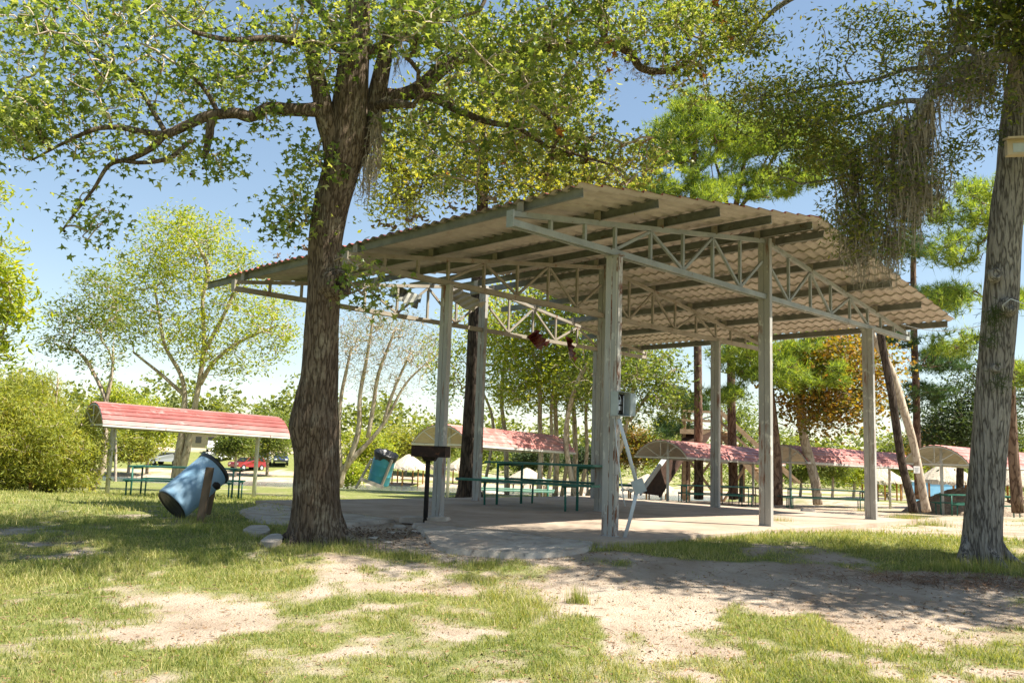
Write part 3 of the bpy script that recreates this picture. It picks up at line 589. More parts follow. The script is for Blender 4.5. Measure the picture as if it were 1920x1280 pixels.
# ------------------------------------------------------------------ picnic tables
def table(label, lt=2.7, lx=1.3, lb=2.9, mt='green', loc=(0, 0, 0), rz=0, group='green steel framed picnic tables', topm=None, h=.80):
    t = thing('picnic_table', label, 'picnic table', (0, 0, 0), 0, group); t.location = tuple(loc); t.rotation_euler.z = rz; WL[t.name] = (0, 0, 0)
    topm = topm or mt
    for k in range(3):
        A = Acc(); A.box((0, -.26+.26*k, h-.02), (lt, .245, .035)); A.obj('plank', M[topm], t)
    for s in (-1, 1):
        A = Acc(); A.box((0, s*.72, .45), (lb, .26, .04)); A.obj('bench', M[topm], t)
        for e in (-1, 1):
            A = Acc(); A.tube([(e*lx, s*.36, -.05), (e*lx, s*.36, h-.04)], .024, 8); A.obj('leg', M[mt], t)
            A = Acc(); A.tube([(e*lx, s*.80, .42), (e*lx, s*.36, .42)], .02, 6); A.tube([(e*lx, s*.72, .42), (e*lx, s*.70, -.05)], .02, 6); A.obj('bench_support', M[mt], t)
    A = Acc()
    for e in (-1, 1): A.tube([(e*lx, -.36, h-.06), (e*lx, .36, h-.06)], .02, 6)
    A.obj('crossbar', M[mt], t); return t
def place(px, d): return on(px, d)
table('dark green picnic table standing on the slab under the pavilion', 2.5, .92, 3.1, 'green', (.75, 16.25, .0), R_(-40))
table('pale green picnic table on the grass behind the pavilion slab, under the middle red shelter', 2.6, 1.2, 2.8, 'green', place(955, 27), R_(-4), topm='greenpale')

# ------------------------------------------------------------------ arched shelters
def shelter(label, p0, p1, width=2.4, rise=.62, eave=1.95, group='red arched picnic shelters', red='shelter_red'):
    p0 = np.array(p0, float); p1 = np.array(p1, float); d = p1-p0; d[2] = 0; L0 = np.linalg.norm(d); d /= L0; s = np.array([-d[1], d[0], 0])
    sh = thing('picnic_shelter', label, 'shelter', p0, 0, group); z0, z1 = p0[2], p1[2]; over = .55
    Rr = (width**2/4+rise**2)/(2*rise); amax = math.asin(width/2/Rr)
    npan = 7; na = 4
    def pt(t, an, off=0): # t metres along from p0
        zb = z0+(z1-z0)*t/L0+eave
        return p0*[1, 1, 0]+d*t+s*(Rr+off)*math.sin(an)+np.array([0, 0, zb+rise-Rr+(Rr+off)*math.cos(an)])
    # ribbed sheets, ribs run lengthwise
    for k in range(npan):
        a0 = -amax+2*amax*k/npan; a1 = a0+2*amax/npan; an = []; of = []
        for q in range(2):
            b0 = a0+(a1-a0)*q/2; w3 = (a1-a0)/2
            an += [b0, b0+w3*.74, b0+w3*.82, b0+w3*.92]; of += [0, 0, .025, .025]
        an.append(a1); of.append(0)
        V = []; V2 = []
        for t in (-over, L0+over):
            for aa, oo in zip(an, of): V.append(pt(t, aa, oo)); V2.append(pt(t, aa, oo-.012))
        kk = len(an); F = np.array([[i, i+1, kk+i+1, kk+i] for i in range(kk-1)])
        A = Acc(); A.add(V, F, 0); A.add(V2, F[:, ::-1], 1); A.obj('roof_sheet', [M[red], M['shelter_under']], sh)
    for t in (0, L0):
        b = p0+d*t; b = np.array([b[0], b[1], hgt(b[0], b[1])])
        A = Acc(); A.tube([b-[0, 0, .1], [b[0], b[1], pt(t, 0, -.05)[2]]], .06, 10); A.obj('post', M['steel'], sh)
        for tt in (t,):
            te = -over+.02 if t == 0 else L0+over-.02
            A = Acc(); A.tube([pt(te, aa, -.05) for aa in np.linspace(-amax, amax, 13)], .022, 5); A.beam(pt(te, -amax, -.05), pt(te, amax, -.05), .04, .05)
            c = (pt(te, -amax, -.05)+pt(te, amax, -.05))/2
            for aa in (-.55*amax, 0, .55*amax): A.tube([c, pt(te, aa, -.05)], .016, 5)
            A.obj('arch_frame', M['steel'], sh)
    for sg in (-1, 1):
        A = Acc(); A.beam(pt(-over, sg*amax, -.04), pt(L0+over, sg*amax, -.04), .05, .09); A.obj('eave_rail', M['steel'], sh)
    A = Acc()
    for t in np.linspace(.2*L0, .8*L0, 3): A.tube([pt(t, aa, -.05) for aa in np.linspace(-amax, amax, 11)], .02, 5)
    A.obj('rib', M['steel'], sh)
    return sh
G_ = lambda px, d: on(px, d)
shelter('dark red arched shelter at the left, in front of the two trunked tree', G_(203, 23.5), G_(478, 26.2), 2.0, .58, 1.85, red='shelter_dark')
shelter('pink red arched shelter seen between the pavilion posts, with leaves on its top', G_(840, 32.5), G_(1012, 37), 2.9, .72, 2.0)
shelter('red arched shelter beside the brown slide, partly behind the rear right post', G_(1252, 38), G_(1412, 42.5), 2.9, .72, 1.95)
shelter('red arched shelter between the two lit right posts with a green table beneath', G_(1482, 38), G_(1668, 42), 2.7, .70, 1.95)
shelter('red arched shelter at the right, half hidden behind the large right trunk', G_(1766, 34), G_(1925, 38.5), 2.7, .70, 1.95)
table('dark green table under the dark red left shelter behind the tipped blue drum', 2.7, 1.25, 2.6, 'green', G_(350, 22.5), R_(4), topm='green')
table('green table under the shelter beside the brown slide', 3.0, 1.3, 2.6, 'green', G_(1340, 36), R_(6))
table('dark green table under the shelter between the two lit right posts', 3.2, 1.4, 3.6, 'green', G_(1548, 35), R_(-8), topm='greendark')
table('brown wooden table between the slide tower and the tall centre right post', 2.0, .8, 2.0, 'wood', G_(1392, 39), R_(10))
table('green table beside the fallen thatch at the right', 2.7, 1.2, 2.6, 'green', G_(1830, 33), R_(4))

# ------------------------------------------------------------------ thatched huts
def hut(label, px, d, rw=2.1, eave=1.7, rh=1.35, post='orangewood', th='thatch', sides=True):
    p = on(px, d); hu = thing('thatched_hut', label, 'hut', p, 0, 'thatched palm huts around the lake')
    A = Acc(); pr = [(.05, eave+rh), (.35, eave+rh*.90), (rw*.45, eave+rh*.62), (rw*.8, eave+rh*.26), (rw, eave), (rw*1.03, eave-.22), (rw*.96, eave-.10), (rw*.5, eave+rh*.45), (.05, eave+rh*.8)]
    A.lathe(pr, 40, p, smooth=False); V = A.V[-1]
    lo = (V[:, 2]-p[2] < eave+.02); V[lo, 2] += (rng.random(lo.sum())-.5)*.22; V += (rng.random(V.shape)-.5)*.07
    A.obj('thatch_roof', M[th], hu)
    A = Acc(); nS = 260; an = rng.random(nS)*2*math.pi; r0 = rw*(.2+.8*rng.random(nS)**.5)
    for q in range(nS):
        a_ = an[q]; z_ = eave+rh*(1-r0[q]/rw)*.98+.03; dr = .28; c_, s_ = math.cos(a_), math.sin(a_); wv = .035
        A.add([p+[c_*r0[q]-s_*wv, s_*r0[q]+c_*wv, z_], p+[c_*r0[q]+s_*wv, s_*r0[q]-c_*wv, z_], p+[c_*(r0[q]+dr), s_*(r0[q]+dr), z_-.30+rng.random()*.08]], [[0, 1, 2]])
    A.obj('loose_fronds', M[th], hu, kind='stuff')
    for k in range(6):
        an_ = k*math.pi/3+.3; A = Acc(); A.tube([p+[rw*.8*math.cos(an_), rw*.8*math.sin(an_), -.2], p+[rw*.8*math.cos(an_), rw*.8*math.sin(an_), eave+.15]], .075, 8); A.obj('post', M[post], hu)
    A = Acc(); A.box(p+[0, 0, .72], (1.5, .8, .06)); A.box(p+[0, -.65, .42], (1.5, .28, .05)); A.box(p+[0, .65, .42], (1.5, .28, .05))
    for s in (-.5, .5): A.beam(p+[s, -.5, 0], p+[s, .3, .7], .08, .08); A.beam(p+[s, .5, 0], p+[s, -.3, .7], .08, .08)
    A.obj('hut_table', M['wood'], hu)
hut('pale thatched hut by the shore just right of the teal drum', 764, 92, 2.05)
hut('pale thatched hut showing behind the dark trunk and the left posts', 868, 96, 2.0)
hut('pale thatched hut seen under the red shelter with leaves on top', 988, 88, 2.3)
hut('pale thatched hut behind the white conduit junction box', 1215, 80, 2.4)
hut('small thatched hut with orange posts directly right of the far right pavilion post', 1652, 78, 2.1)
hut('grey thatched hut with blue panels behind it at the right', 1776, 62, 2.0, th='thatch')
hut('thatched hut beyond the large right trunk, cut by it', 1905, 60, 2.3)
# low thatch heap
p = on(1808, 36); A = Acc(); A.lathe([(.05, 1.05), (.6, .9), (1.5, .45), (2.1, .05), (2.2, -.2)], 30, (0, 0, 0), smooth=False); A.V[-1][:] = A.V[-1]*[1.15, 1, 1]+p+(rng.random(A.V[-1].shape)-.5)*.14
nS = 500; an = rng.random(nS)*6.283; rr = .3+1.9*rng.random(nS)
for q in range(nS):
    c_, s_ = math.cos(an[q]), math.sin(an[q]); z_ = np.interp(rr[q], [.05, .6, 1.5, 2.2], [1.08, .93, .48, .02])
    A.add([p+[1.15*c_*rr[q]-s_*.03, s_*rr[q]+c_*.03, z_], p+[1.15*c_*rr[q]+s_*.03, s_*rr[q]-c_*.03, z_], p+[1.15*c_*(rr[q]+.25), s_*(rr[q]+.25), z_-.16+.1*rng.random()]], [[0, 1, 2]])
A.obj('thatch_heap', M['thatchdark'], label='low heap of old grey brown thatch at the foot of the right shelter', cat='thatch heap')
p = on(1768, 66); bs = thing('blue_shed', 'low sky blue panelled booth behind the grey thatched hut', 'shed', p)
for k in range(4): A = Acc(); A.box(p+[-1.8+1.15*k, 0, .75], (1.1, .1, 1.7)); A.obj('panel', M['bluepanel'], bs)
A = Acc(); A.box(p+[0, .6, 1.65], (4.8, 1.4, .08)); A.obj('roof', M['white'], bs)

# ------------------------------------------------------------------ slide and stair tower
M['towerwood'] = mat('tower_wood', (.30, .21, .13), (.44, .33, .22), 5, .9)
st = thing('slide_tower', 'wooden stair tower with a dark brown slide behind the right shelters', 'slide tower', on(1300, 46))
D1 = 46
def bm_(name, prs, mt, w_=.1, h_=.1):
    for (p0, p1) in prs: A = Acc(); A.beam(p0, p1, w_, h_); A.obj(name, M[mt], st)
gz = lambda px, d: on(px, d)
dk = 785
bm_('tower_post', [(gz(x, d)-[0, 0, .2], at(x, 768, d)) for x, d in ((1283, 45), (1345, 45), (1292, 47.5), (1352, 47.5))], 'towerwood', .16, .16)
A = Acc(); A.add([at(1275, 805, 44.5), at(1352, 808, 44.5), at(1362, 808, 48), at(1285, 805, 48)], [[0, 1, 2, 3]]); A.beam(at(1275, 808, 44.5), at(1352, 811, 44.5), .08, .25); A.obj('deck', M['towerwood'], st)
bm_('rail', [(at(1278, 770, 44.5), at(1350, 773, 44.5)), (at(1278, 787, 44.5), at(1350, 790, 44.5)), (at(1350, 773, 44.5), at(1492, 905, 44)), (at(1354, 773, 46), at(1500, 905, 45.5)), (at(1350, 790, 44.5), at(1470, 902, 44))], 'towerwood', .07, .12)
bm_('stringer', [(at(1350, 812, 44.5), at(1445, 925, 44)), (at(1358, 812, 46), at(1453, 925, 45.5))], 'towerwood', .08, .28)
for k in range(15):
    t = (k+.5)/15; A = Acc(); A.beam(at(1350+95*t, 806+113*t, 44.3), at(1358+95*t, 806+113*t, 46.1), .3, .05, up=(0, 0, 1)); A.obj('tread', M['towerwood'], st)
bm_('brace', [(gz(1283, 45)+[0, 0, .2], at(1345, 850, 45)), (gz(1345, 45)+[0, 0, .2], at(1283, 850, 45)), (gz(1352, 47.5), at(1400, 870, 45.8)), (gz(1395, 45.8), at(1395, 862, 45.8)), (gz(1425, 45.5), at(1425, 900, 45.5))], 'towerwood', .09, .12)
sl0, sl1, sl2, sl3 = at(1248, 857, 41), at(1284, 853, 43.5), at(1236, 929, 40.8), at(1200, 924, 38.4)
A = Acc(); nrm = np.cross(sl1-sl0, sl3-sl0); nrm /= np.linalg.norm(nrm)
A.add([sl0, sl1, sl2, sl3, sl0+nrm*.08, sl1+nrm*.08, sl2+nrm*.08, sl3+nrm*.08], [[0, 1, 2, 3], [7, 6, 5, 4], [0, 4, 5, 1], [1, 5, 6, 2], [2, 6, 7, 3], [3, 7, 4, 0]]); A.obj('slide_bed', M['darkwood'], st)
A = Acc(); A.beam(sl0, sl3, .07, .24); A.obj('slide_side', M['pvc'], st)
A = Acc(); A.beam(sl1, sl2, .07, .2); A.obj('slide_side', M['darkwood'], st)
A = Acc(); A.beam(sl1, at(1315, 805, 45), 1.4, .08); A.obj('slide_bed', M['darkwood'], st)

# ------------------------------------------------------------------ vehicles far across the lake
def car(label, px, d, rz, c, kind='suv', name='parked_car'):
    p = on(px, d); t = thing(name, label, 'pickup truck' if kind == 'pickup' else 'car', p, 0, 'vehicles parked across the lake'); cr_, sr_ = math.cos(rz), math.sin(rz)
    Rm = np.array([[cr_, -sr_, 0], [sr_, cr_, 0], [0, 0, 1]])
    def prism(prof, wd, inset, m_, nm, x0=0):
        A = Acc(); k = len(prof); V = []
        for s in (-1, 1):
            for (x, z) in prof: V.append(p+Rm@np.array([x+x0, s*(wd/2-(inset if z > 1.0 else 0)), z]))
        F4 = [[i, (i+1) % k, k+(i+1) % k, k+i] for i in range(k)]
        A.add(V, F4)
        for q_, rg in ((0, np.arange(k)[::-1]), (1, np.arange(k)+k)):
            A.L.append(rg); A.N.append(np.array([k])); A.M.append(np.array([0])); A.S.append(np.array([False]))
        return A.obj(nm, m_, t)
    cp = carpaint(name+'_paint', c)
    if kind == 'pickup':
        prism([(-2.6, .5), (2.5, .5), (2.6, .8), (2.5, 1.0), (1.2, 1.1), (.55, 1.65), (-.9, 1.68), (-1.0, 1.08), (-2.6, 1.08)], 1.9, .14, cp, 'body')
        prism([(1.05, 1.12), (.5, 1.58), (-.82, 1.6), (-.85, 1.12)], 1.925, .13, M['glass'], 'side_window')
    else:
        prism([(-2.2, .45), (2.2, .45), (2.3, .75), (2.15, 1.0), (1.1, 1.08), (.5, 1.6), (-1.7, 1.62), (-2.2, 1.1)], 1.85, .14, cp, 'body')
        prism([(.95, 1.1), (.42, 1.52), (-1.6, 1.54), (-1.9, 1.1)], 1.875, .13, M['glass'], 'side_window')
    A = Acc(); A.add([p+Rm@np.array(q) for q in ((1.13, -.72, 1.1), (1.13, .72, 1.1), (.60, .66, 1.58), (.60, -.66, 1.58))], [[0, 1, 2, 3]]); A.obj('windscreen', M['glass'], t)
    for sx in (-1.45, 1.45):
        for s in (-1, 1):
            A = Acc(); A.tube([p+Rm@np.array([sx, s*.70, .36]), p+Rm@np.array([sx, s*.94, .36])], .36, 14, smooth=False); wo = A.obj('wheel', M['tyre'], t)
            A = Acc(); A.tube([p+Rm@np.array([sx, s*.935, .36]), p+Rm@np.array([sx, s*.95, .36])], .2, 10, smooth=False); A.obj('rim', M['pvc'], wo)
    for s in (-.65, .65):
        A = Acc(); A.box(p+Rm@np.array([2.26, s, .8]), (.08, .3, .16), Rm); A.obj('headlight', M['white'], t)
car('white pickup truck parked high on the far bank above the lake', 396, 122, R_(-70), (.75, .75, .75), 'pickup', 'pickup_truck')
car('white car parked just below the white pickup truck on the far bank', 410, 114, R_(-100), (.7, .7, .7))
car('black pickup truck parked left of the two trunked tree across the lake', 250, 112, R_(-40), (.02, .02, .025), 'pickup', 'pickup_truck')
car('silver car showing behind the two trunked tree across the lake', 312, 108, R_(170), (.5, .52, .53))
car('red car parked right of the tipped blue drum across the lake', 462, 106, R_(-120), (.22, .02, .02))
car('dark blue car parked between the left shelter post and the big trunk', 524, 112, R_(-75), (.03, .05, .12))
car('grey car parked beside the right post of the left shelter', 492, 112, R_(-75), (.3, .33, .35))
# far building with terracotta roof
p = on(398, 140); fb = thing('far_building', 'small pale building with terracotta roof on the far bank', 'building', p)
A = Acc(); A.box(p+[0, 0, 1.2], (7, 4, 2.4)); A.obj('wall', M['beige'], fb)
A = Acc(); A.add([p+[-4, -2.4, 2.4], p+[4, -2.4, 2.4], p+[4, 2.4, 2.4], p+[-4, 2.4, 2.4], p+[-3, 0, 3.6], p+[3, 0, 3.6]], [[0, 1, 5, 4], [2, 3, 4, 5]]); A.add([p+[-4, -2.4, 2.4], p+[-3, 0, 3.6], p+[-4, 2.4, 2.4]], [[0, 1, 2]]); A.add([p+[4, -2.4, 2.4], p+[3, 0, 3.6], p+[4, 2.4, 2.4]], [[0, 1, 2]]); A.obj('roof', M['brickred'], fb)
for x in (-2, 0, 2): A = Acc(); A.box(p+[x, -2.02, 1.3], (.9, .06, 1)); A.obj('window', M['glass'], fb)
# shore rocks
rk = 0
for (px, d) in [(560, 88), (585, 87.5), (545, 86), (800, 86), (835, 85), (1085, 46), (1105, 47), (1125, 46.2), (1150, 46.6), (940, 47), (915, 46.5), (480, 87), (640, 87), (1065, 47)]:
    p = on(px, d); A = Acc(); s = .35+.4*random.random()*(d/60)
    A.lathe([(.02, .55), (.5, .5), (.85, .2), (.9, -.1), (.7, -.4)], 9, (0, 0, 0), smooth=False); A.V[-1][:] = A.V[-1]*[s*1.5, s, s*.8]*(1+(rng.random(A.V[-1].shape)-.5)*.3)+p
    A.obj('shore_rock', M['rock'], label='one of the pale rocks lined along the lake shore', cat='rock', group='pale rocks along the lake shore')
print('objects', time.time()-T0)

# ------------------------------------------------------------------ trees
def star():
    o = []
    tips = [(-150, .75), (-78, 1.0), (0, 1.15), (78, 1.0), (150, .75)]
    for i, (a_, r) in enumerate(tips):
        o.append((r*math.sin(R_(a_)), r*math.cos(R_(a_))))
        if i < 4: b_ = (a_+tips[i+1][0])/2; o.append((.40*math.sin(R_(b_)), .40*math.cos(R_(b_))))
    o.append((0, -.45)); return np.array(o)*.5
SHAPES = {'star': star(), 'leaf': np.array([(0, -.5), (.19, -.05), (0, .5), (-.19, -.05)]), 'broad': np.array([(0, -.5), (.33, -.2), (.30, .2), (0, .5), (-.30, .2), (-.33, -.2)]), 'needle': np.array([(-.035, -.5), (.035, -.5), (0, .5)]), 'lance': np.array([(0, -.5), (.10, 0), (0, .5), (-.10, 0)])}
def leaves(C, size, shape, droop=.25, jit=.5, up=.6):
    C = np.asarray(C); n = len(C); S = SHAPES[shape]; k = len(S)
    nr = rng.normal(size=(n, 3)); nr[:, 2] = np.abs(nr[:, 2])+up; nr /= np.linalg.norm(nr, axis=1)[:, None]
    t = rng.normal(size=(n, 3)); t[:, 2] -= droop*2; t -= (t*nr).sum(1)[:, None]*nr; t /= np.linalg.norm(t, axis=1)[:, None]; b = np.cross(nr, t)
    s = size*(1+jit*(rng.random(n)*2-1))
    V = C[:, None]+s[:, None, None]*(S[None, :, 0, None]*b[:, None]+S[None, :, 1, None]*t[:, None])
    fold = -np.abs(S[:, 0])*.5; V = V+s[:, None, None]*fold[None, :, None]*nr[:, None]
    return V.reshape(-1, 3), np.arange(n*k).reshape(n, k)
def tufts(C, D, length, n_per=16, spread=.75):
    n = len(C); Cn = np.repeat(C, n_per, 0); d = np.repeat(D, n_per, 0)+rng.normal(size=(n*n_per, 3))*spread; d /= np.linalg.norm(d, axis=1)[:, None]
    s = np.cross(d, rng.normal(size=d.shape)); s /= np.linalg.norm(s, axis=1)[:, None]; L_ = length*(.7+.6*rng.random(len(d)))
    wv = length*.045
    V = np.stack([Cn-s*wv, Cn+s*wv, Cn+d*L_[:, None]], 1); return V.reshape(-1, 3), np.arange(len(V)*3).reshape(-1, 3)
class Tree:
    def __init__(s, name, label, basept, group=None):
        s.root = thing(name, label, 'tree', basept, 0, group); s.nodes = []; s.rad = []; s.wood = Acc(); s.twig = Acc(); s.tips = []; s.dirs = []
    def limb(s, path, n=20, sub=6, trunk=False, bump=None):      # path of (px,py,depth,half width px)
        P = np.array([at(p[0], p[1], p[2]) for p in path]); Rr = np.array([p[3]*p[2]/F_PX for p in path]); P, Rr = catmull(P, Rr, sub)
        s.limbw(P, Rr, n, trunk, bump)
    def limbw(s, P, Rr, n=10, trunk=False, bump=None):
        if bump is None:
            ph = random.random()*9
            def bump(tt, th, PP): return 1+.05*np.sin(th*3+tt*9+ph)+.03*np.sin(th*5-tt*23)+.06*(vnoise(th*1.6+ph, PP[:, 2][:, None]*1.7+0*th)-.5)
        s.wood.tube(P, Rr, n, bump=bump)
        s.nodes.append(P); s.rad.append(Rr)
    def grow(s, blobs, seg=4, r0=.006, sides=4, minpy=None, sag=.10, jit=.12, reach=1.0):
        pts = []
        for (px, py, d, rx, ry, rd, k) in blobs:
            q = rng.normal(size=(k, 3)); q /= np.linalg.norm(q, axis=1)[:, None]; q *= (rng.random(k)**.4)[:, None]
            for a_ in q: pts.append(at(px+rx*a_[0], py+ry*a_[1], d+rd*a_[2]))
        s.growp(np.array(pts), seg, r0, sides, sag, jit)
    def growp(s, T, seg=4, r0=.006, sides=4, sag=.1, jit=.12):
        base = np.concatenate(s.nodes); br = np.concatenate(s.rad); nb = len(base); mx = nb+len(T)*seg+8
        NP = np.zeros((mx, 3)); NP[:nb] = base; par = np.full(mx, -1); rr = np.zeros(mx); rr[:nb] = 0; fixed = np.zeros(mx, bool); fixed[:nb] = True; fr = np.zeros(mx); fr[:nb] = br
        big = br > np.percentile(br, 92); pen = np.zeros(mx); pen[:nb][big] = .35
        dist = np.array([np.min(((base-t)**2).sum(1)) for t in T]); order = np.argsort(dist); n = nb; chains = []
        for i in order:
            t = T[i]; dd = np.sqrt(((NP[:n]-t)**2).sum(1))+pen[:n]+np.maximum(NP[:n, 2]-t[2], 0)*.25; k = int(np.argmin(dd)); a_ = NP[k]; L_ = np.linalg.norm(t-a_)
            if L_ < .02: continue
            ids = [k]; prev = k; off = rng.normal(size=3)*jit*L_; off[2] += sag*L_
            for q in range(1, seg+1):
                f = q/seg; p = a_+(t-a_)*f+off*math.sin(math.pi*f)+rng.normal(size=3)*L_*.025*(q < seg)
                NP[n] = p; par[n] = prev; prev = n; ids.append(n); n += 1
            chains.append(ids); s.tips.append(NP[ids[-1]].copy()); dv = NP[ids[-1]]-NP[ids[-2]]; s.dirs.append(dv/(np.linalg.norm(dv)+1e-9))
        acc = np.zeros(mx); nch = np.zeros(mx)
        for i in range(n-1, nb-1, -1):
            v_ = max(acc[i], r0**2.3); acc[i] = v_
            if par[i] >= nb: acc[par[i]] += v_*.98
        rr = acc**(1/2.3)
        for ids in chains:
            r = rr[ids].copy(); r[0] = min(r[1]*1.15, fr[ids[0]]*.8 if fixed[ids[0]] else rr[ids[0]])
            big_ = r[1] > .02
            (s.wood if big_ else s.twig).tube(NP[ids], r, 6 if big_ else sides, cap=False)
        s.allnodes = NP[nb:n]; s.nb = n
        s.nodes.append(NP[nb:n].copy()); s.rad.append(np.minimum(rr[nb:n], .02))
    def leafpts(s, per, spread, every=1.0):
        Tp = np.array(s.tips); n = len(Tp); C = np.repeat(Tp, per, 0)+rng.normal(size=(n*per, 3))*np.array([spread, spread, spread*.75]); return C
    def finish(s, bark, leafm, C, size, shape, extra=None, droop=.25, up=.6, twigm=None):
        s.wood.obj('trunk', M[bark], s.root)
        if s.twig.n: s.twig.obj('twigs', M[twigm or bark], s.root, kind='stuff')
        A = Acc(); A.add(*leaves(C, size, shape, droop, up=up)); return A.obj('crown', M[leafm], s.root, kind='stuff')


def roots(T, px, py, d, spec):
    c = at(px, py, d); c[2] = float(hgt(c[0], c[1]))
    for (an, L_, r_) in spec:
        dv = np.array([math.cos(an), math.sin(an)]); P = []
        for t in np.linspace(0, 1, 6):
            q = c[:2]+dv*(.14+L_*t)+np.array([-dv[1], dv[0]])*.05*math.sin(t*5+an); P.append([q[0], q[1], float(hgt(q[0], q[1]))+.24*(1-t)**3+.015-.05*t])
        T.wood.tube(P, r_*(1-.75*np.linspace(0, 1, 6)), 10)
def mainbump(tt, th, PP):
    z = PP[:, 2][:, None]
    return 1+.05*np.sin(th*2+1+z*.6)+.045*np.sin(th*5+z*1.3)+.05*(vnoise(th*2.2, z*2.2)-.5)+.035*np.sin(th*19+2.5*np.sin(z*5+th)+z*1.0)*(.6+.4*np.sin(z*9+th*3))++.17*np.exp(-((z+.05)/.22)**2)*(.55+.45*np.sin(th*5+.6)) 
D = 9.9
t1 = Tree('sweetgum_tree', 'huge brown sweetgum with star shaped leaves and a crooked trunk in front of the pavilion', ground(597, 1012))
t1.limb([(596, 1040, D, 58), (595, 1008, D, 51), (594, 970, D, 46), (593, 930, D, 44), (593, 880, D, 43), (591, 840, D, 43), (587, 795, D, 47), (591, 755, D, 41), (598, 710, D, 35), (601, 650, D, 32), (605, 590, D, 31), (609, 520, D, 30), (612, 450, D, 30), (622, 390, D, 32), (640, 320, D, 32), (650, 270, D, 34), (655, 220, D, 33), (661, 150, D, 28), (667, 80, D, 24), (672, 0, D, 20), (675, -120, D, 16), (682, -260, D, 11), (690, -420, D, 6)], 72, 10, bump=mainbump)
t1.limb([(636, 330, D, 24), (625, 270, D-.05, 21), (612, 225, D-.1, 19), (603, 180, D-.1, 17), (592, 130, D-.1, 14), (578, 88, D-.15, 12), (550, 78, D-.3, 8), (500, 72, D-.6, 6), (430, 75, D-.8, 5), (360, 60, D-1, 4)], 16)
t1.limb([(578, 90, D-.15, 9), (610, 80, D, 7), (640, 98, D+.2, 6)], 10)
t1.limb([(605, 205, D-.1, 17), (580, 206, D-.2, 13), (540, 205, D-.3, 12), (505, 202, D-.4, 11), (470, 218, D-.45, 11), (440, 212, D-.5, 10), (390, 218, D-.5, 10), (345, 238, D-.55, 9), (310, 252, D-.6, 8), (270, 248, D-.6, 6), (230, 240, D-.7, 5.5), (180, 242, D-.8, 4.5), (120, 268, D-.9, 3), (60, 300, D-1, 2)], 14)
t1.limb([(305, 256, D-.6, 7), (280, 280, D-.6, 6), (245, 298, D-.6, 5), (205, 310, D-.6, 4), (175, 355, D-.6, 3), (140, 400, D-.65, 2.4), (118, 430, D-.65, 1.6)], 10)
t1.limb([(396, 222, D-.5, 8), (393, 250, D-.5, 8), (386, 285, D-.5, 6), (384, 298, D-.5, 4)], 10)
t1.limb([(360, 262, D-.6, 4), (320, 295, D-.6, 5), (270, 305, D-.6, 4), (210, 300, D-.65, 3)], 8)
t1.limb([(410, 215, D-.5, 5), (392, 180, D-.5, 4), (372, 155, D-.5, 3.5), (330, 120, D-.6, 3)], 8)
t1.limb([(310, 248, D-.6, 5), (285, 205, D-.4, 4.5), (255, 160, D-.2, 4), (190, 110, D, 3.5), (120, 70, D, 3)], 8)
t1.limb([(660, 300, D+.1, 26), (685, 245, D+.15, 22), (703, 190, D+.2, 18), (716, 130, D+.2, 15), (730, 70, D+.25, 13), (748, 10, D+.3, 11), (757, -80, D+.4, 9), (765, -200, D+.5, 6), (775, -330, D+.5, 4)], 20)
t1.limb([(688, 215, D+.2, 18), (715, 182, D+.3, 14), (745, 180, D+.35, 13), (775, 172, D+.4, 14), (805, 152, D+.5, 14), (838, 122, D+.6, 14), (870, 108, D+.7, 14), (925, 112, D+.8, 13), (975, 97, D+.9, 12), (1020, 88, D+1, 11), (1085, 85, D+1.1, 9), (1140, 82, D+1.2, 9), (1180, 98, D+1.3, 8), (1202, 128, D+1.3, 7), (1245, 134, D+1.3, 6), (1285, 118, D+1.3, 5), (1320, 85, D+1.3, 4)], 14)
t1.limb([(780, 172, D+.4, 11), (820, 188, D+.4, 8), (870, 212, D+.3, 7), (920, 230, D+.2, 6), (970, 240, D+.2, 4.5), (1020, 270, D+.3, 3.5), (1080, 290, D+.4, 2.6), (1150, 310, D+.5, 2)], 10)
t1.limb([(676, 110, D+.1, 10), (705, 90, D+.1, 8), (745, 72, D+.2, 7), (790, 75, D+.4, 6), (850, 92, D+.6, 6), (920, 88, D+.9, 5)], 10)
t1.limb([(700, 200, D+.2, 10), (740, 195, D-.2, 9), (775, 198, D-.5, 6)], 8)
t1.limb([(1135, 82, D+1.2, 5), (1125, 40, D+1.2, 5), (1140, 0, D+1.2, 5), (1150, -60, D+1.2, 4)], 8)
t1.limb([(660, 100, D, 10), (600, 20, D+.3, 8), (520, -50, D+.5, 7), (400, -110, D+.6, 5), (250, -150, D+.6, 4)], 8)
t1.limb([(745, 20, D+.3, 9), (820, -60, D+.8, 8), (930, -120, D+1.2, 6), (1080, -160, D+1.5, 5), (1250, -140, D+1.6, 4)], 8)
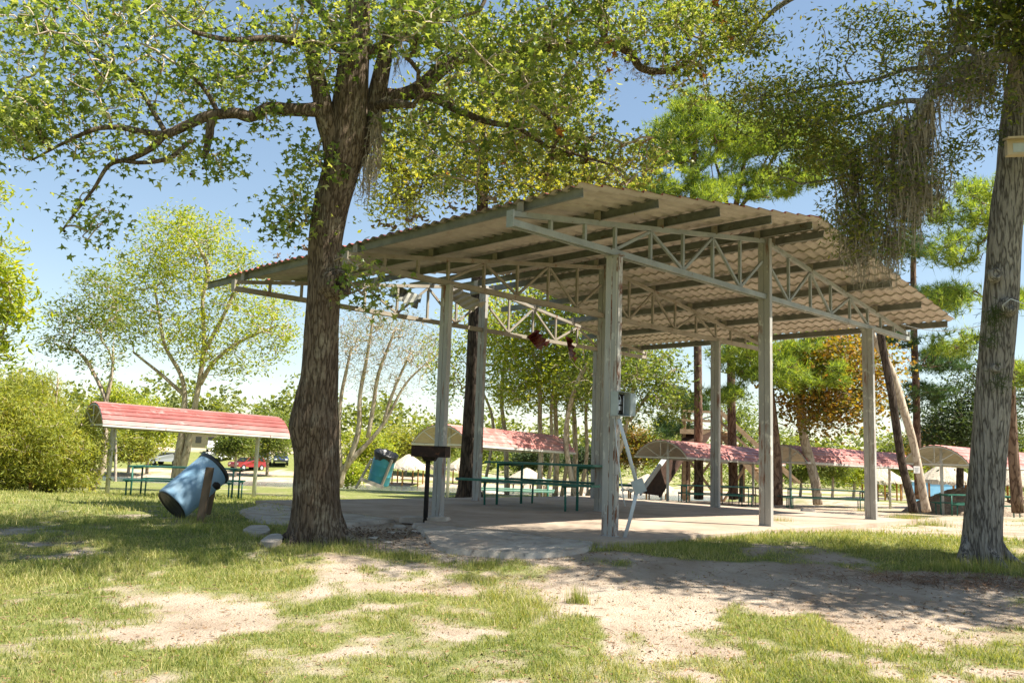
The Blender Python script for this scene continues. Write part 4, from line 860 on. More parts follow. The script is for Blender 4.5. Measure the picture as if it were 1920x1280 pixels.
t1.grow([(90, 50, 9.6, 150, 85, 1.8, 60), (330, 50, 10, 170, 85, 1.8, 64), (180, 160, 9.6, 180, 70, 1.4, 48), (400, 150, 9.8, 130, 60, 1.3, 42), (50, 215, 9.0, 80, 60, 1.0, 40), (250, 265, 9.4, 150, 55, .8, 28), (165, 395, 9.3, 50, 55, .5, 12), (570, 80, 9.8, 90, 90, 1.2, 45),
         (20, 240, 9.0, 50, 60, .7, 22), (545, 390, 9.7, 40, 75, .4, 24), (580, 300, 9.7, 30, 70, .4, 14), (400, 300, 9.4, 40, 28, .4, 10), (500, 225, 9.5, 40, 30, .4, 8), (690, 545, 9.3, 38, 24, .25, 9), (660, 500, 9.4, 25, 20, .25, 4),
         (780, 40, 9.8, 170, 80, 2.2, 105), (950, 130, 10.2, 170, 95, 2.2, 115), (1090, 40, 11, 150, 75, 2.2, 90), (1060, 200, 11.2, 90, 90, 1.8, 52), (790, 240, 10.5, 90, 70, 1.6, 34), (990, 275, 11, 130, 75, 1.6, 55), (1270, 50, 11.3, 100, 75, 1.8, 70), (1120, 320, 11.4, 100, 50, 1.2, 34), (1290, 150, 11.3, 60, 60, 1.2, 20), (1350, 60, 11.3, 70, 60, 1.2, 28), (850, 330, 11.2, 80, 50, .8, 14), (1200, 290, 11.4, 60, 40, 1.0, 16),
         (280, -110, 10.2, 330, 90, 2.0, 45), (900, -130, 11, 400, 120, 2.8, 90), (950, -175, 9.2, 430, 80, 1.7, 200), (1270, -110, 9.4, 220, 60, 1.3, 110), (620, -250, 10.5, 250, 130, 2.5, 40)], 4, .0065, 4, sag=.08)
roots(t1, 597, 1010, 9.9, [(-.3, .55, .10), (-1.3, .4, .09), (-2.2, .45, .10), (3.3, .42, .09), (-.8, .5, .07)])
C = t1.leafpts(20, .15)
t1.finish('bark', 'l_gum', C, .088, 'star', twigm='barkpale')
sel = np.array(t1.tips)[::70]; A = Acc(); A.add(*leaves(np.repeat(sel, 2, 0)+rng.normal(size=(len(sel)*2, 3))*.15, .11, 'star', .8)); A.obj('turned_leaves', M['l_gumred'], t1.root, kind='stuff')
A = Acc()
for p in np.array(t1.tips)[::6]:
    q = p+[rng.normal()*.1, rng.normal()*.1, -.12-.12*random.random()]; A.lathe([(.001, -.016), (.012, -.01), (.016, 0), (.012, .01), (.001, .016)], 6, q)
A.obj('seed_balls', M['barkdark'], t1.root, kind='stuff')
# knot and stub on the trunk
A = Acc(); q = np.array(Vector((.75, -.62, .1)).to_track_quat('Z', 'Y').to_matrix()); A.lathe([(.19, -.12), (.175, 0), (.15, .06), (.115, .085), (.08, .05), (.06, -.02), (.001, -.03)], 22, at(634, 532, 9.78), q); A.V[-1][:] += (rng.random(A.V[-1].shape)-.5)*.02; A.obj('branch_knot', M['bark'], t1.root)
print('tree1', time.time()-T0)

def moss(root_or_none, anchors, name='hanging_moss', parent=None):
    A = Acc()
    for (px, py, d, ln, spread, cnt) in anchors:
        c = at(px, py, d)
        Lm = ln*d/F_PX; sp = spread*d/F_PX
        for k in range(int(cnt*1.35*(.6+.8*random.random()))):
            p = c+np.array([rng.normal()*sp, rng.normal()*sp*.6, rng.normal()*.05]); L_ = Lm*(.25+.75*rng.random()**.7); ns = 7
            z = np.linspace(0, 1, ns); x = np.cumsum(rng.normal(size=ns)*.02); y = np.cumsum(rng.normal(size=ns)*.02)
            conv = (c[:2]-p[:2])*.5
            P = np.stack([p[0]+x+conv[0]*z, p[1]+y+conv[1]*z, p[2]-L_*z], 1); w_ = (.004+.009*rng.random())*(1-.75*z)
            th = rng.random()*3.14; s = np.array([math.cos(th), math.sin(th), 0]); V = np.concatenate([P-s*w_[:, None], P+s*w_[:, None]])
            A.add(V, [[i, i+1, ns+i+1, ns+i] for i in range(ns-1)])
            # short side curls
            m_ = 14; f = rng.random(m_); ii = (f*(ns-1)).astype(int); Q = P[ii]; d_ = rng.normal(size=(m_, 3))*.035; d_[:, 2] -= .045
            A.add(np.stack([Q, Q+[0, 0, .012], Q+d_], 1).reshape(-1, 3), np.arange(m_*3).reshape(-1, 3))
    return A.obj('spanish_moss', M['moss'], parent, kind='stuff')
moss(None, [(705, 225, 9.9, 130, 5, 26), (690, 300, 9.9, 90, 6, 18), (722, 185, 10, 70, 5, 14), (745, 90, 10.1, 60, 6, 12)], parent=t1.root)
# epiphytes under the right limb
A = Acc(); C = []
for (px, py, d) in [(880, 118, 10.6), (910, 122, 10.7), (940, 122, 10.7), (1215, 138, 11.2), (1190, 110, 11.2), (1130, 90, 11.1), (845, 130, 10.4)]: C.append(at(px, py, d)+rng.normal(size=(70, 3))*[.14, .08, .05])
C = np.concatenate(C); A.add(*tufts(C, np.tile([0, 0, -.4], (len(C), 1)), .09, 3, .9)); A.obj('air_plants', M['moss'], t1.root, kind='stuff')

# right live oak
t2 = Tree('oak_tree', 'large grey barked oak at the right edge hung with spanish moss', ground(1838, 1062))
D = 9.95
def oakbump(tt, th, PP):
    z = PP[:, 2][:, None]
    return 1+.04*np.sin(th*3+z*.8)+.05*(vnoise(th*2+7, z*2.5)-.5)+.022*np.sin(th*23+2*np.sin(z*4+th))+.30*np.exp(-((z+.12)/.22)**2)*(.5+.5*np.sin(th*4+1))
t2.limb([(1838, 1095, D, 50), (1838, 1062, D, 38), (1840, 1025, D, 34.5), (1844, 960, D, 32.5), (1850, 880, D, 31), (1856, 800, D, 30.5), (1862, 720, D, 29.5), (1869, 640, D, 30), (1876, 560, D, 30), (1881, 480, D, 29), (1888, 400, D, 28), (1898, 320, D, 26), (1906, 240, D, 27), (1917, 160, D, 27), (1928, 60, D, 24), (1938, -60, D, 20), (1948, -200, D, 14), (1960, -360, D, 7)], 60, 10, bump=oakbump)
t2.limb([(1915, 130, D, 16), (1895, 108, D-.1, 13), (1850, 110, D-.2, 12), (1810, 120, D-.3, 11), (1775, 140, D-.35, 10), (1745, 178, D-.4, 10), (1722, 210, D-.4, 9), (1708, 245, D-.4, 7), (1700, 290, D-.4, 5), (1692, 330, D-.4, 3)], 14)
t2.limb([(1850, 108, D-.2, 7), (1815, 92, D-.3, 6), (1785, 98, D-.2, 6), (1755, 125, D-.1, 5), (1700, 130, D, 4), (1640, 150, D, 3.5), (1560, 160, D, 3), (1480, 175, D, 2.5), (1410, 190, D, 2)], 8)
t2.limb([(1925, 60, D, 14), (1860, 0, D-.3, 10), (1780, -50, D-.3, 8), (1690, -60, D-.2, 7), (1580, -40, D, 6), (1480, 0, D+.1, 5), (1420, 50, D+.2, 4), (1390, 100, D+.2, 3)], 10)
t2.limb([(1735, 190, D-.4, 6), (1690, 190, D-.3, 5), (1640, 205, D-.2, 4), (1580, 225, D, 3), (1500, 240, D, 2.5)], 8)
t2.limb([(1725, 215, D-.4, 5), (1700, 275, D-.2, 4), (1650, 300, D-.1, 3), (1590, 330, D, 2.5), (1500, 345, D, 1.8)], 8)
t2.limb([(1935, -20, D, 14), (2050, -80, D-.2, 12), (2200, -60, D-.3, 9), (2380, -20, D-.4, 6)], 8)
t2.limb([(1920, 110, D, 12), (2020, 70, D-.6, 10), (2150, 80, D-1, 7), (2300, 120, D-1.2, 5)], 8)
t2.limb([(1938, -60, D, 12), (1990, -180, D-.4, 9), (2100, -280, D-.6, 6)], 8)
t2.grow([(1420, 60, 10, 60, 60, 1.0, 24), (1500, 185, 10, 140, 55, 1.2, 62), (1600, 235, 9.8, 140, 70, 1.0, 72), (1730, 100, 10, 110, 80, 1.3, 56), (1430, 200, 10.3, 90, 80, 1.2, 45), (1860, 60, 10, 90, 80, 1.3, 44), (1840, 190, 9.5, 60, 60, .8, 22), (1630, 340, 9.8, 80, 75, .7, 55), (1730, 330, 9.7, 45, 90, .5, 28), (1600, 420, 9.7, 55, 60, .4, 26), (1660, 450, 9.6, 50, 40, .4, 12), (1800, 290, 9.6, 50, 60, .5, 12), (1520, 300, 10, 90, 50, .8, 36), (1380, 20, 10.3, 60, 50, 1, 14), (1600, 50, 10.3, 80, 60, 1, 20),
         (1650, -150, 10, 330, 80, 2.0, 70), (1900, -200, 10, 300, 130, 2.5, 150), (1750, -170, 9.2, 260, 80, .9, 150), (2250, 40, 9.2, 260, 150, 1.5, 170), (2150, -150, 9.3, 300, 120, 1.6, 130), (2450, 60, 9.3, 220, 150, 1.3, 110), (2080, 120, 9.0, 120, 110, 1.1, 50)], 4, .005, 4, sag=.06, jit=.15)
roots(t2, 1838, 1060, 9.95, [(-.4, .4, .08), (-1.5, .35, .08), (-2.5, .4, .08)])
C = t2.leafpts(46, .125)
t2.finish('barkgrey', 'l_oak', C, .058, 'leaf')
moss(None, [(1648, 250, 9.7, 300, 14, 60), (1700, 230, 9.6, 210, 16, 60), (1735, 200, 9.6, 230, 14, 60), (1768, 150, 9.6, 90, 20, 50), (1600, 290, 9.8, 250, 16, 46), (1810, 130, 9.6, 100, 18, 50), (1850, 120, 9.6, 100, 14, 40), (1680, 320, 9.6, 200, 12, 50), (1745, 330, 9.7, 100, 16, 40), (1620, 400, 9.7, 150, 14, 34), (1740, 90, 9.7, 90, 12, 24), (1800, 20, 9.9, 90, 14, 24), (1880, 30, 9.9, 110, 14, 30), (1572, 400, 9.7, 130, 12, 24), (1665, 440, 9.6, 120, 10, 24), (1715, 260, 9.6, 250, 10, 40), (1900, 130, 9.7, 80, 12, 20)], parent=t2.root)
A = Acc(); C = np.concatenate([at(px, py, d)+rng.normal(size=(60, 3))*.06 for (px, py, d) in [(1862, 600, 9.72), (1850, 640, 9.7), (1875, 715, 9.68), (1868, 585, 9.72), (1875, 260, 9.7)]]); A.add(*tufts(C, np.tile([0, -.5, 0], (len(C), 1)), .08, 3, .9)); A.obj('air_plants', M['l_dark'], t2.root, kind='stuff')
A = Acc(); q = np.array(Vector((-.2, -.95, .1)).to_track_quat('Z', 'Y').to_matrix())
for (x, y, d, s) in ((1893, 573, 9.70, .6), (1866, 515, 9.73, .45), (1868, 690, 9.72, .3)):
    A = Acc(); A.lathe([(.19*s, -.12*s), (.17*s, 0), (.14*s, .10*s), (.10*s, .12*s), (.05*s, .06*s), (.001, .05*s)], 18, at(x, y, d), q); A.obj('branch_knot', M['barkgrey'], t2.root)
print('tree2', time.time()-T0)
T = Tree('shade_tree', 'leafy tree standing just outside the right edge whose shade falls on the sand', np.array([8.6, 8.6, float(hgt(8.6, 8.6))]))
T.limbw(*catmull([(8.6, 8.6, -.6), (8.5, 8.6, 1.5), (8.4, 8.7, 3.2), (8.2, 8.7, 5), (8.0, 8.8, 7)], [.26, .22, .2, .16, .08], 5), 16)
T.limbw(*catmull([(8.4, 8.7, 3.2), (7.6, 8.5, 4.2), (6.6, 8.6, 4.9)], [.12, .09, .05], 4), 10)
q = rng.normal(size=(420, 3)); q /= np.linalg.norm(q, axis=1)[:, None]; q *= (rng.random(420)**.35)[:, None]
PTS = np.concatenate([np.array([8.0, 8.2, 5.7])+q[:270]*[2.9, 1.75, 1.0], np.array([6.3, 8.9, 6.2])+q[270:]*[1.6, 1.5, .6]])
T.growp(PTS, 4, .007, 4, .06, .12)
T.finish('barkgrey', 'l_oak', T.leafpts(52, .2), .13, 'leaf')
# fixture on the oak
p = at(1905, 278, 9.45); fx = thing('tree_light', 'beige box shaped lamp fixed high on the oak trunk at the right edge', 'lamp', p)
A = Acc(); rm = rotm('Z', R_(-12)); A.box(p, (.20, .09, .17), rm); A.obj('housing', M['beige'], fx)
A = Acc(); A.box(p+rm@np.array([0, -.05, .095]), (.24, .18, .02), rm@rotm('X', R_(12))); A.obj('visor', M['beige'], fx)
A = Acc(); A.box(p+rm@np.array([.02, -.047, -.01]), (.13, .006, .10), rm); A.obj('lens', M['greybox'], fx)

# ---- generic background tree from pixel trunk path and blobs
def bgtree(name, label, trunks, blobs, bark, leafm, per, spread, size, shape, group=None, r0=.012, sag=.08, needles=None, sides=3, up=.6, droop=.25, seg=4, jit=.12, n=10):
    b0 = trunks[0][0]; T = Tree(name, label, on(b0[0], b0[2]), group)
    for k, tr in enumerate(trunks):
        T.limb(tr, n, 4)
    T.grow(blobs, seg, r0, sides, sag=sag, jit=jit)
    if needles:
        T.wood.obj('trunk', M[bark], T.root)
        T.twig.obj('twigs', M[bark], T.root, kind='stuff')
        Tp = np.array(T.tips); Dr = np.array(T.dirs); C = np.repeat(Tp, per, 0)+rng.normal(size=(len(Tp)*per, 3))*spread*np.array([1, 1, .45]); Dd = np.repeat(Dr, per, 0)*.5+[0, 0, .5]
        A = Acc(); A.add(*tufts(C, Dd, size, needles)); A.obj('crown', M[leafm], T.root, kind='stuff')
    else:
        T.finish(bark, leafm, T.leafpts(per, spread), size, shape, up=up, droop=droop)
    return T
def base_y(px, d):   # pixel row of the ground
    p = on(px, d)-CC; return 640-F_PX*(p@CU)/(p@CF)
def B(px, d): return base_y(px, d)+4
PINES = 'tall pines behind the pavilion'
# oak behind the rear centre post
bgtree('oak_tree', 'dark trunked oak rising behind the rear pavilion post, moss in its olive crown', [[(880, 955, 20.5, 34), (880, 928, 20.5, 26), (880, 895, 20.5, 20), (884, 800, 20.5, 17), (888, 700, 20.5, 15), (893, 560, 20.5, 13), (903, 420, 20.5, 11), (905, 330, 20.5, 10), (906, 260, 20.5, 9), (912, 160, 20.5, 6), (915, 60, 20.5, 4)], [(905, 330, 20.5, 5), (860, 320, 20, 4), (800, 330, 19.5, 3.5), (740, 320, 19.5, 3), (700, 310, 19, 2)], [(905, 280, 20.5, 5), (960, 250, 21, 4), (1040, 260, 21.5, 3), (1120, 300, 22, 2)]],
       [(800, 300, 20, 110, 70, 2, 90), (760, 380, 19.5, 60, 35, 1.2, 28), (960, 330, 21, 110, 60, 2, 80), (1080, 330, 21.5, 100, 50, 2, 70), (900, 200, 20.5, 160, 80, 2.5, 110), (1000, 180, 21, 130, 60, 2, 60), (720, 300, 19.5, 30, 40, 1, 14)], 'barkdark', 'l_willow', 36, .30, .13, 'leaf', r0=.010)
moss(None, [(750, 330, 19.5, 90, 10, 26), (770, 350, 19.5, 100, 12, 26), (835, 330, 19.8, 60, 14, 20), (700, 300, 19, 70, 8, 20)], parent=bpy.data.objects['oak_tree.001'])
# left: bush
T = Tree('willow_bush', 'dense olive green willow thicket filling the left edge', on(70, 24))
for (x0, x1, y1) in ((30, -20, 700), (60, 40, 690), (95, 110, 700), (60, 150, 760), (20, 60, 760), (120, 160, 780), (-20, -60, 720), (90, 20, 760)):
    T.limb([(x0, B(x0, 24), 24, 4), ((x0+x1)/2-5, 830, 24, 3.2), (x1, y1, 24, 1.5)], 6, 3)
T.grow([(30, 800, 23.5, 100, 85, 2.2, 240), (120, 840, 23.5, 80, 75, 1.8, 170), (-60, 800, 23, 100, 110, 2, 120), (40, 745, 24, 80, 50, 1.5, 100), (100, 890, 23, 90, 30, 1.2, 90), (0, 890, 23, 90, 30, 1.2, 80)], 3, .008, 3, sag=.12)
T.finish('barkpale', 'l_willow', T.leafpts(75, .2), .13, 'lance', droop=.7, up=.2)
# yellow green trees on the left
bgtree('young_tree', 'tall yellow green tree with two pale trunks behind the left shelter', [[(328, 912, 31, 10), (334, 860, 31, 8), (343, 800, 31, 6.5), (346, 740, 31, 5), (338, 700, 31, 4), (310, 650, 31, 3.4), (300, 600, 31, 3), (290, 540, 31, 2)], [(334, 908, 31, 9), (350, 845, 31, 7), (362, 780, 31, 5.5), (376, 700, 31, 4.6), (383, 640, 31, 4), (380, 560, 31, 3.4), (390, 500, 31, 4), (350, 430, 31, 2)], [(375, 720, 31, 5), (400, 680, 31, 4), (450, 640, 31, 3.2), (520, 610, 31, 2)], [(382, 660, 31, 4.5), (420, 590, 31, 3.5), (450, 520, 31, 2.5)], [(345, 740, 31, 4), (300, 700, 31, 3), (250, 660, 31, 2)]],
       [(345, 440, 31, 95, 55, 2.5, 110), (280, 520, 31, 100, 70, 2.5, 120), (400, 520, 31, 110, 70, 2.5, 130), (470, 590, 31, 90, 60, 2.2, 90), (330, 620, 31, 130, 50, 2.5, 100), (240, 600, 31, 60, 60, 1.8, 40), (420, 670, 31, 110, 40, 2, 55), (530, 640, 31, 40, 40, 1.2, 20)], 'barkpale', 'l_light', 26, .24, .14, 'leaf', r0=.009)
bgtree('young_tree', 'slim bluish green tree leaning left beside the olive thicket', [[(172, 918, 27, 6), (190, 880, 27, 6), (197, 830, 27, 5), (198, 760, 27, 4.5), (195, 740, 27, 4), (170, 690, 27, 3), (140, 650, 27, 2)], [(197, 760, 27, 4), (210, 700, 27, 3), (212, 650, 27, 2)], [(196, 745, 27, 3), (160, 670, 27, 2), (110, 650, 27, 1.5)]],
       [(150, 600, 27, 70, 50, 1.8, 60), (210, 580, 27, 50, 60, 1.5, 45), (110, 640, 27, 40, 30, 1.2, 24), (180, 530, 27, 40, 30, 1.5, 22), (190, 670, 27, 60, 30, 1.2, 16)], 'barkpale', 'l_mid', 24, .26, .13, 'leaf', r0=.008)
# bare vase tree
bgtree('bare_willow', 'nearly leafless vase shaped tree spreading right of the big trunk', [[(636, 912, 29, 7), (645, 880, 29, 6), (670, 850, 29, 5), (695, 825, 29, 4), (725, 785, 29, 3.2), (760, 720, 29, 2.2), (800, 680, 29, 1.3)], [(650, 875, 29, 6), (672, 810, 29, 5), (675, 740, 29, 4), (690, 660, 29, 3), (700, 590, 29, 2)], [(690, 820, 29, 4.5), (700, 760, 29, 4), (710, 700, 29, 3.5), (740, 620, 29, 2.2)], [(640, 900, 29, 5), (635, 820, 29, 4.5), (640, 740, 29, 3.5), (660, 650, 29, 2.2)], [(720, 790, 29, 3.5), (735, 740, 29, 3), (770, 660, 29, 2)], [(636, 850, 29, 4), (628, 800, 29, 3), (650, 700, 29, 2)]],
       [(700, 630, 29, 80, 60, 2, 260), (775, 650, 29, 60, 55, 1.8, 170), (660, 650, 29, 40, 80, 1.5, 120), (730, 710, 29, 85, 40, 1.5, 110), (740, 600, 29, 60, 30, 1.5, 60)], 'barkpale', 'l_sparse', 9, .22, .10, 'lance', r0=.0075, seg=5, sag=.16)
# trees behind centre
for lab, x, dd, xs in (('light green grove tree right of the pavilion centre, first thin trunk from the left', 1010, 40, 985), ('light green grove tree with a slim trunk beside the shelter post', 1040, 41, 1050), ('light green grove tree with a leaning slim trunk right of the shelter end', 1075, 42, 1110)):
    bgtree('grove_tree', lab, [[(x, B(x, dd), dd, 6), (x+4, 860, dd, 5), (x+2, 790, dd, 4.5), (x, 700, dd, 3.5), (xs, 610, dd, 2.5)], [(x+12, B(x, dd), dd, 4), (x+25, 850, dd, 3.6), (x+24, 760, dd, 3), (x+40, 660, dd, 2)]],
           [(xs-20, 640, dd, 75, 65, 3, 90), (xs+30, 700, dd, 75, 55, 3, 75), (xs, 560, dd, 80, 50, 3, 60), (xs-30, 730, dd, 60, 40, 2.5, 36)], 'barkpale', 'l_light' if x < 1070 else 'l_mid', 26, .45, .22, 'leaf', 'slim grove trees behind the slab', r0=.014)
bgtree('grove_tree', 'grove tree whose green crown hangs right of the nearest post', [[(1085, B(1085, 36), 36, 6), (1068, 880, 36, 5), (1062, 800, 36, 4.5), (1090, 700, 36, 4), (1150, 640, 36, 3)], [(1100, 930, 36, 4.5), (1160, 850, 36, 4), (1180, 760, 36, 4), (1200, 680, 36, 3)], [(1180, 790, 36, 3), (1230, 720, 36, 2.5), (1270, 690, 36, 2)]],
       [(1200, 690, 36, 90, 55, 2.5, 130), (1130, 640, 36, 70, 60, 2.5, 80), (1250, 740, 36, 50, 40, 2, 50), (1180, 770, 36, 50, 30, 1.5, 26), (1100, 730, 36, 60, 50, 2, 40)], 'barkpale', 'l_mid', 26, .4, .2, 'leaf', r0=.013)
bgtree('grove_tree', 'green grove tree seen between the rear left posts', [[(950, B(950, 43), 43, 5), (948, 830, 43, 4.5), (940, 740, 43, 3.5), (950, 650, 43, 2.5)], [(905, B(905, 43), 43, 3), (925, 800, 43, 3), (900, 720, 43, 2)]],
       [(935, 650, 43, 55, 60, 2.5, 80), (850, 700, 43, 60, 60, 2.5, 50), (960, 730, 43, 50, 40, 2, 40), (830, 660, 43, 40, 60, 2, 24), (900, 590, 43, 60, 40, 2.5, 40)], 'barkpale', 'l_light', 24, .45, .2, 'leaf', r0=.013)
# pines
def pine(label, path, blobs, leafm='l_pine', dark=False, per=13, size=.32, bark='barkpine'):
    return bgtree('pine_tree', label, path, blobs, bark, leafm, per, .2, size, 'needle', PINES, r0=.016, needles=13, sag=.02)
pine('pine with bright crown above the left part of the roof gable', [[(1310, 935, 40, 9), (1310, 800, 40, 8), (1308, 660, 40, 7.5), (1305, 520, 40, 7), (1300, 400, 40, 6), (1300, 300, 40, 5), (1310, 220, 40, 3)], [(1303, 420, 40, 3.5), (1250, 400, 40, 3), (1210, 380, 39.5, 2)], [(1301, 330, 40, 3), (1340, 290, 40, 2.5), (1360, 250, 40, 2)]],
     [(1250, 260, 40, 70, 45, 3, 60), (1330, 230, 40, 70, 45, 3, 60), (1230, 350, 39, 60, 25, 2.5, 30), (1320, 360, 39, 60, 30, 2.5, 40), (1280, 300, 40, 80, 40, 3, 40), (1300, 200, 40, 50, 30, 2.5, 24)])
pine('pine leaning in with twin limbs behind the roof, right of the first', [[(1375, 935, 42, 9), (1372, 800, 42, 8), (1370, 600, 42, 7), (1372, 440, 42, 6), (1385, 360, 42, 5), (1400, 280, 42, 3)], [(1375, 430, 42, 4), (1355, 350, 42, 3), (1340, 300, 42, 2)], [(1380, 400, 42, 4), (1430, 330, 42, 3), (1470, 260, 42, 2)]],
     [(1390, 260, 42, 80, 40, 3, 60), (1470, 250, 42, 70, 45, 3, 55), (1420, 350, 41, 80, 30, 2.5, 50), (1500, 330, 41, 60, 30, 2.5, 36), (1400, 300, 42, 50, 40, 3, 26), (1550, 290, 42, 50, 45, 2.5, 26)])
pine('dark trunked pine standing behind the tall centre right post', [[(1457, 945, 36, 11), (1455, 850, 36, 10), (1440, 720, 36, 9), (1425, 640, 36, 8.5), (1420, 560, 36, 8), (1420, 480, 36, 7), (1430, 420, 36, 5)]],
     [(1390, 680, 36, 60, 26, 2.2, 34), (1470, 700, 35, 60, 30, 2.2, 36), (1420, 640, 36, 80, 30, 2.5, 30), (1500, 650, 36, 50, 30, 2, 24), (1550, 700, 35, 40, 30, 2, 18), (1370, 740, 36, 40, 20, 2, 14)])
pine('slim dark pine standing right of the leaning pair of trunks', [[(1722, 935, 41, 7), (1720, 850, 41, 7), (1718, 740, 41, 6.5), (1714, 620, 41, 6), (1712, 500, 41, 5), (1715, 380, 41, 4), (1720, 300, 41, 2)]],
     [(1700, 460, 41, 60, 30, 2.5, 32), (1760, 560, 41, 60, 25, 2.5, 30), (1680, 640, 41, 40, 20, 2, 14), (1760, 680, 41, 55, 28, 2.5, 30), (1740, 740, 41, 50, 24, 2.2, 22), (1710, 380, 41, 60, 40, 2.5, 28), (1640, 540, 41, 50, 25, 2.2, 16), (1690, 760, 41, 30, 16, 2, 10)], 'l_pinedark')
pine('dark pine trunk directly right of the large oak trunk', [[(1908, 960, 30, 11), (1900, 850, 30, 9.5), (1895, 740, 30, 9), (1892, 620, 30, 8.5), (1890, 480, 30, 8), (1893, 350, 30, 6), (1900, 230, 30, 4)]],
     [(1860, 400, 30, 70, 30, 2, 34), (1830, 360, 30, 40, 20, 1.5, 16), (1930, 330, 30, 60, 40, 2, 30), (1800, 470, 30, 50, 40, 2, 26), (1780, 560, 30, 45, 28, 2, 20), (1910, 560, 30, 50, 25, 2, 22), (1800, 640, 30, 60, 24, 2, 22), (1915, 700, 30, 40, 25, 1.6, 18), (1770, 400, 30, 30, 25, 1.5, 10)], 'l_pine', per=10, size=.28)
pine('short bushy pine beside the slide tower', [[(1283, 935, 47, 7), (1285, 860, 47, 6), (1282, 800, 47, 5), (1280, 740, 47, 3)]],
     [(1265, 800, 47, 35, 18, 2, 24), (1300, 760, 47, 40, 18, 2, 20), (1270, 740, 47, 35, 15, 2, 14)], 'l_pinedark')
# autumn sycamore
bgtree('sycamore_tree', 'sycamore with yellow and bronze leaves between the two lit right posts', [[(1533, 945, 37, 9), (1528, 900, 37, 9), (1512, 840, 37, 9), (1502, 790, 37, 8), (1498, 740, 37, 6), (1490, 680, 37, 4)], [(1502, 800, 37, 5), (1530, 775, 37, 4), (1570, 750, 37, 3), (1610, 700, 37, 2)], [(1498, 750, 37, 4), (1530, 690, 37, 3), (1560, 640, 37, 2)]],
       [(1530, 690, 37, 70, 50, 2.5, 110), (1590, 660, 37, 60, 50, 2.5, 90), (1600, 750, 37, 60, 45, 2.5, 85), (1500, 740, 37, 50, 40, 2, 55), (1540, 780, 37, 60, 28, 2, 40), (1650, 690, 37, 30, 50, 1.8, 34), (1470, 680, 37, 30, 40, 1.5, 26)], 'barkpale', 'l_yellow', 26, .5, .155, 'broad', r0=.013)
# leaning pair
bgtree('leaning_tree', 'dark leaning trunk, the front one of the crossed pair at the right', [[(1713, 960, 27.5, 9), (1707, 930, 27.5, 8), (1693, 875, 27.5, 7.6), (1681, 800, 27.5, 7.4), (1672, 740, 27.5, 7.5), (1662, 690, 27.5, 7), (1650, 620, 27.5, 7), (1640, 540, 27.5, 6), (1640, 460, 27.5, 4)]],
       [(1600, 500, 27.5, 60, 50, 2, 34), (1660, 470, 27.5, 60, 40, 2, 30)], 'barkdark', 'l_dark', 26, .3, .14, 'leaf')
lean = bgtree('leaning_tree', 'pale leaning trunk carrying a small white notice, crossing the dark one', [[(1737, 958, 28, 8.5), (1732, 930, 28, 7.4), (1722, 875, 28, 7), (1710, 820, 28, 7), (1693, 765, 28, 7.8), (1676, 710, 28, 7.5), (1656, 665, 28, 7), (1642, 640, 28, 6), (1625, 600, 28, 5), (1610, 540, 28, 4)]],
       [(1610, 560, 28, 60, 40, 2, 24), (1660, 590, 28, 40, 30, 2, 14)], 'barkpale', 'l_dark', 22, .3, .14, 'leaf')
p = at(1719, 880, 27.6); sg = thing('notice_sign', 'small white notice fixed to the pale leaning trunk', 'sign', p)
A = Acc(); A.box(p, (.20, .015, .22)); A.obj('board', M['sign'], sg)
A = Acc()
for k in range(3): A.box(p+[0, -.011, .05-.05*k], (.13-.02*k, .004, .012))
A.obj('printed_line', M['greybox'], sg)
# dark broadleaf at right and shrubs
bgtree('evergreen_tree', 'dark rounded evergreen behind the right shelter', [[(1800, B(1800, 46), 46, 7), (1800, 840, 46, 6), (1795, 760, 46, 4)]], [(1790, 790, 46, 60, 45, 3, 130), (1850, 820, 46, 60, 50, 3, 90), (1760, 820, 46, 40, 30, 2.5, 40), (1880, 760, 46, 60, 60, 3, 70), (1820, 720, 46, 50, 40, 3, 40)], 'barkdark', 'l_dark', 34, .5, .22, 'leaf', r0=.014)
bgtree('evergreen_tree', 'dark green tree in the gap between the right post and the leaning pair', [[(1390, B(1390, 55), 55, 5), (1390, 850, 55, 4), (1385, 790, 55, 3)]], [(1385, 790, 55, 40, 45, 3, 60), (1440, 830, 55, 40, 40, 3, 50), (1260, 810, 55, 45, 30, 3, 30)], 'barkdark', 'l_mid', 30, .5, .24, 'leaf', r0=.016)
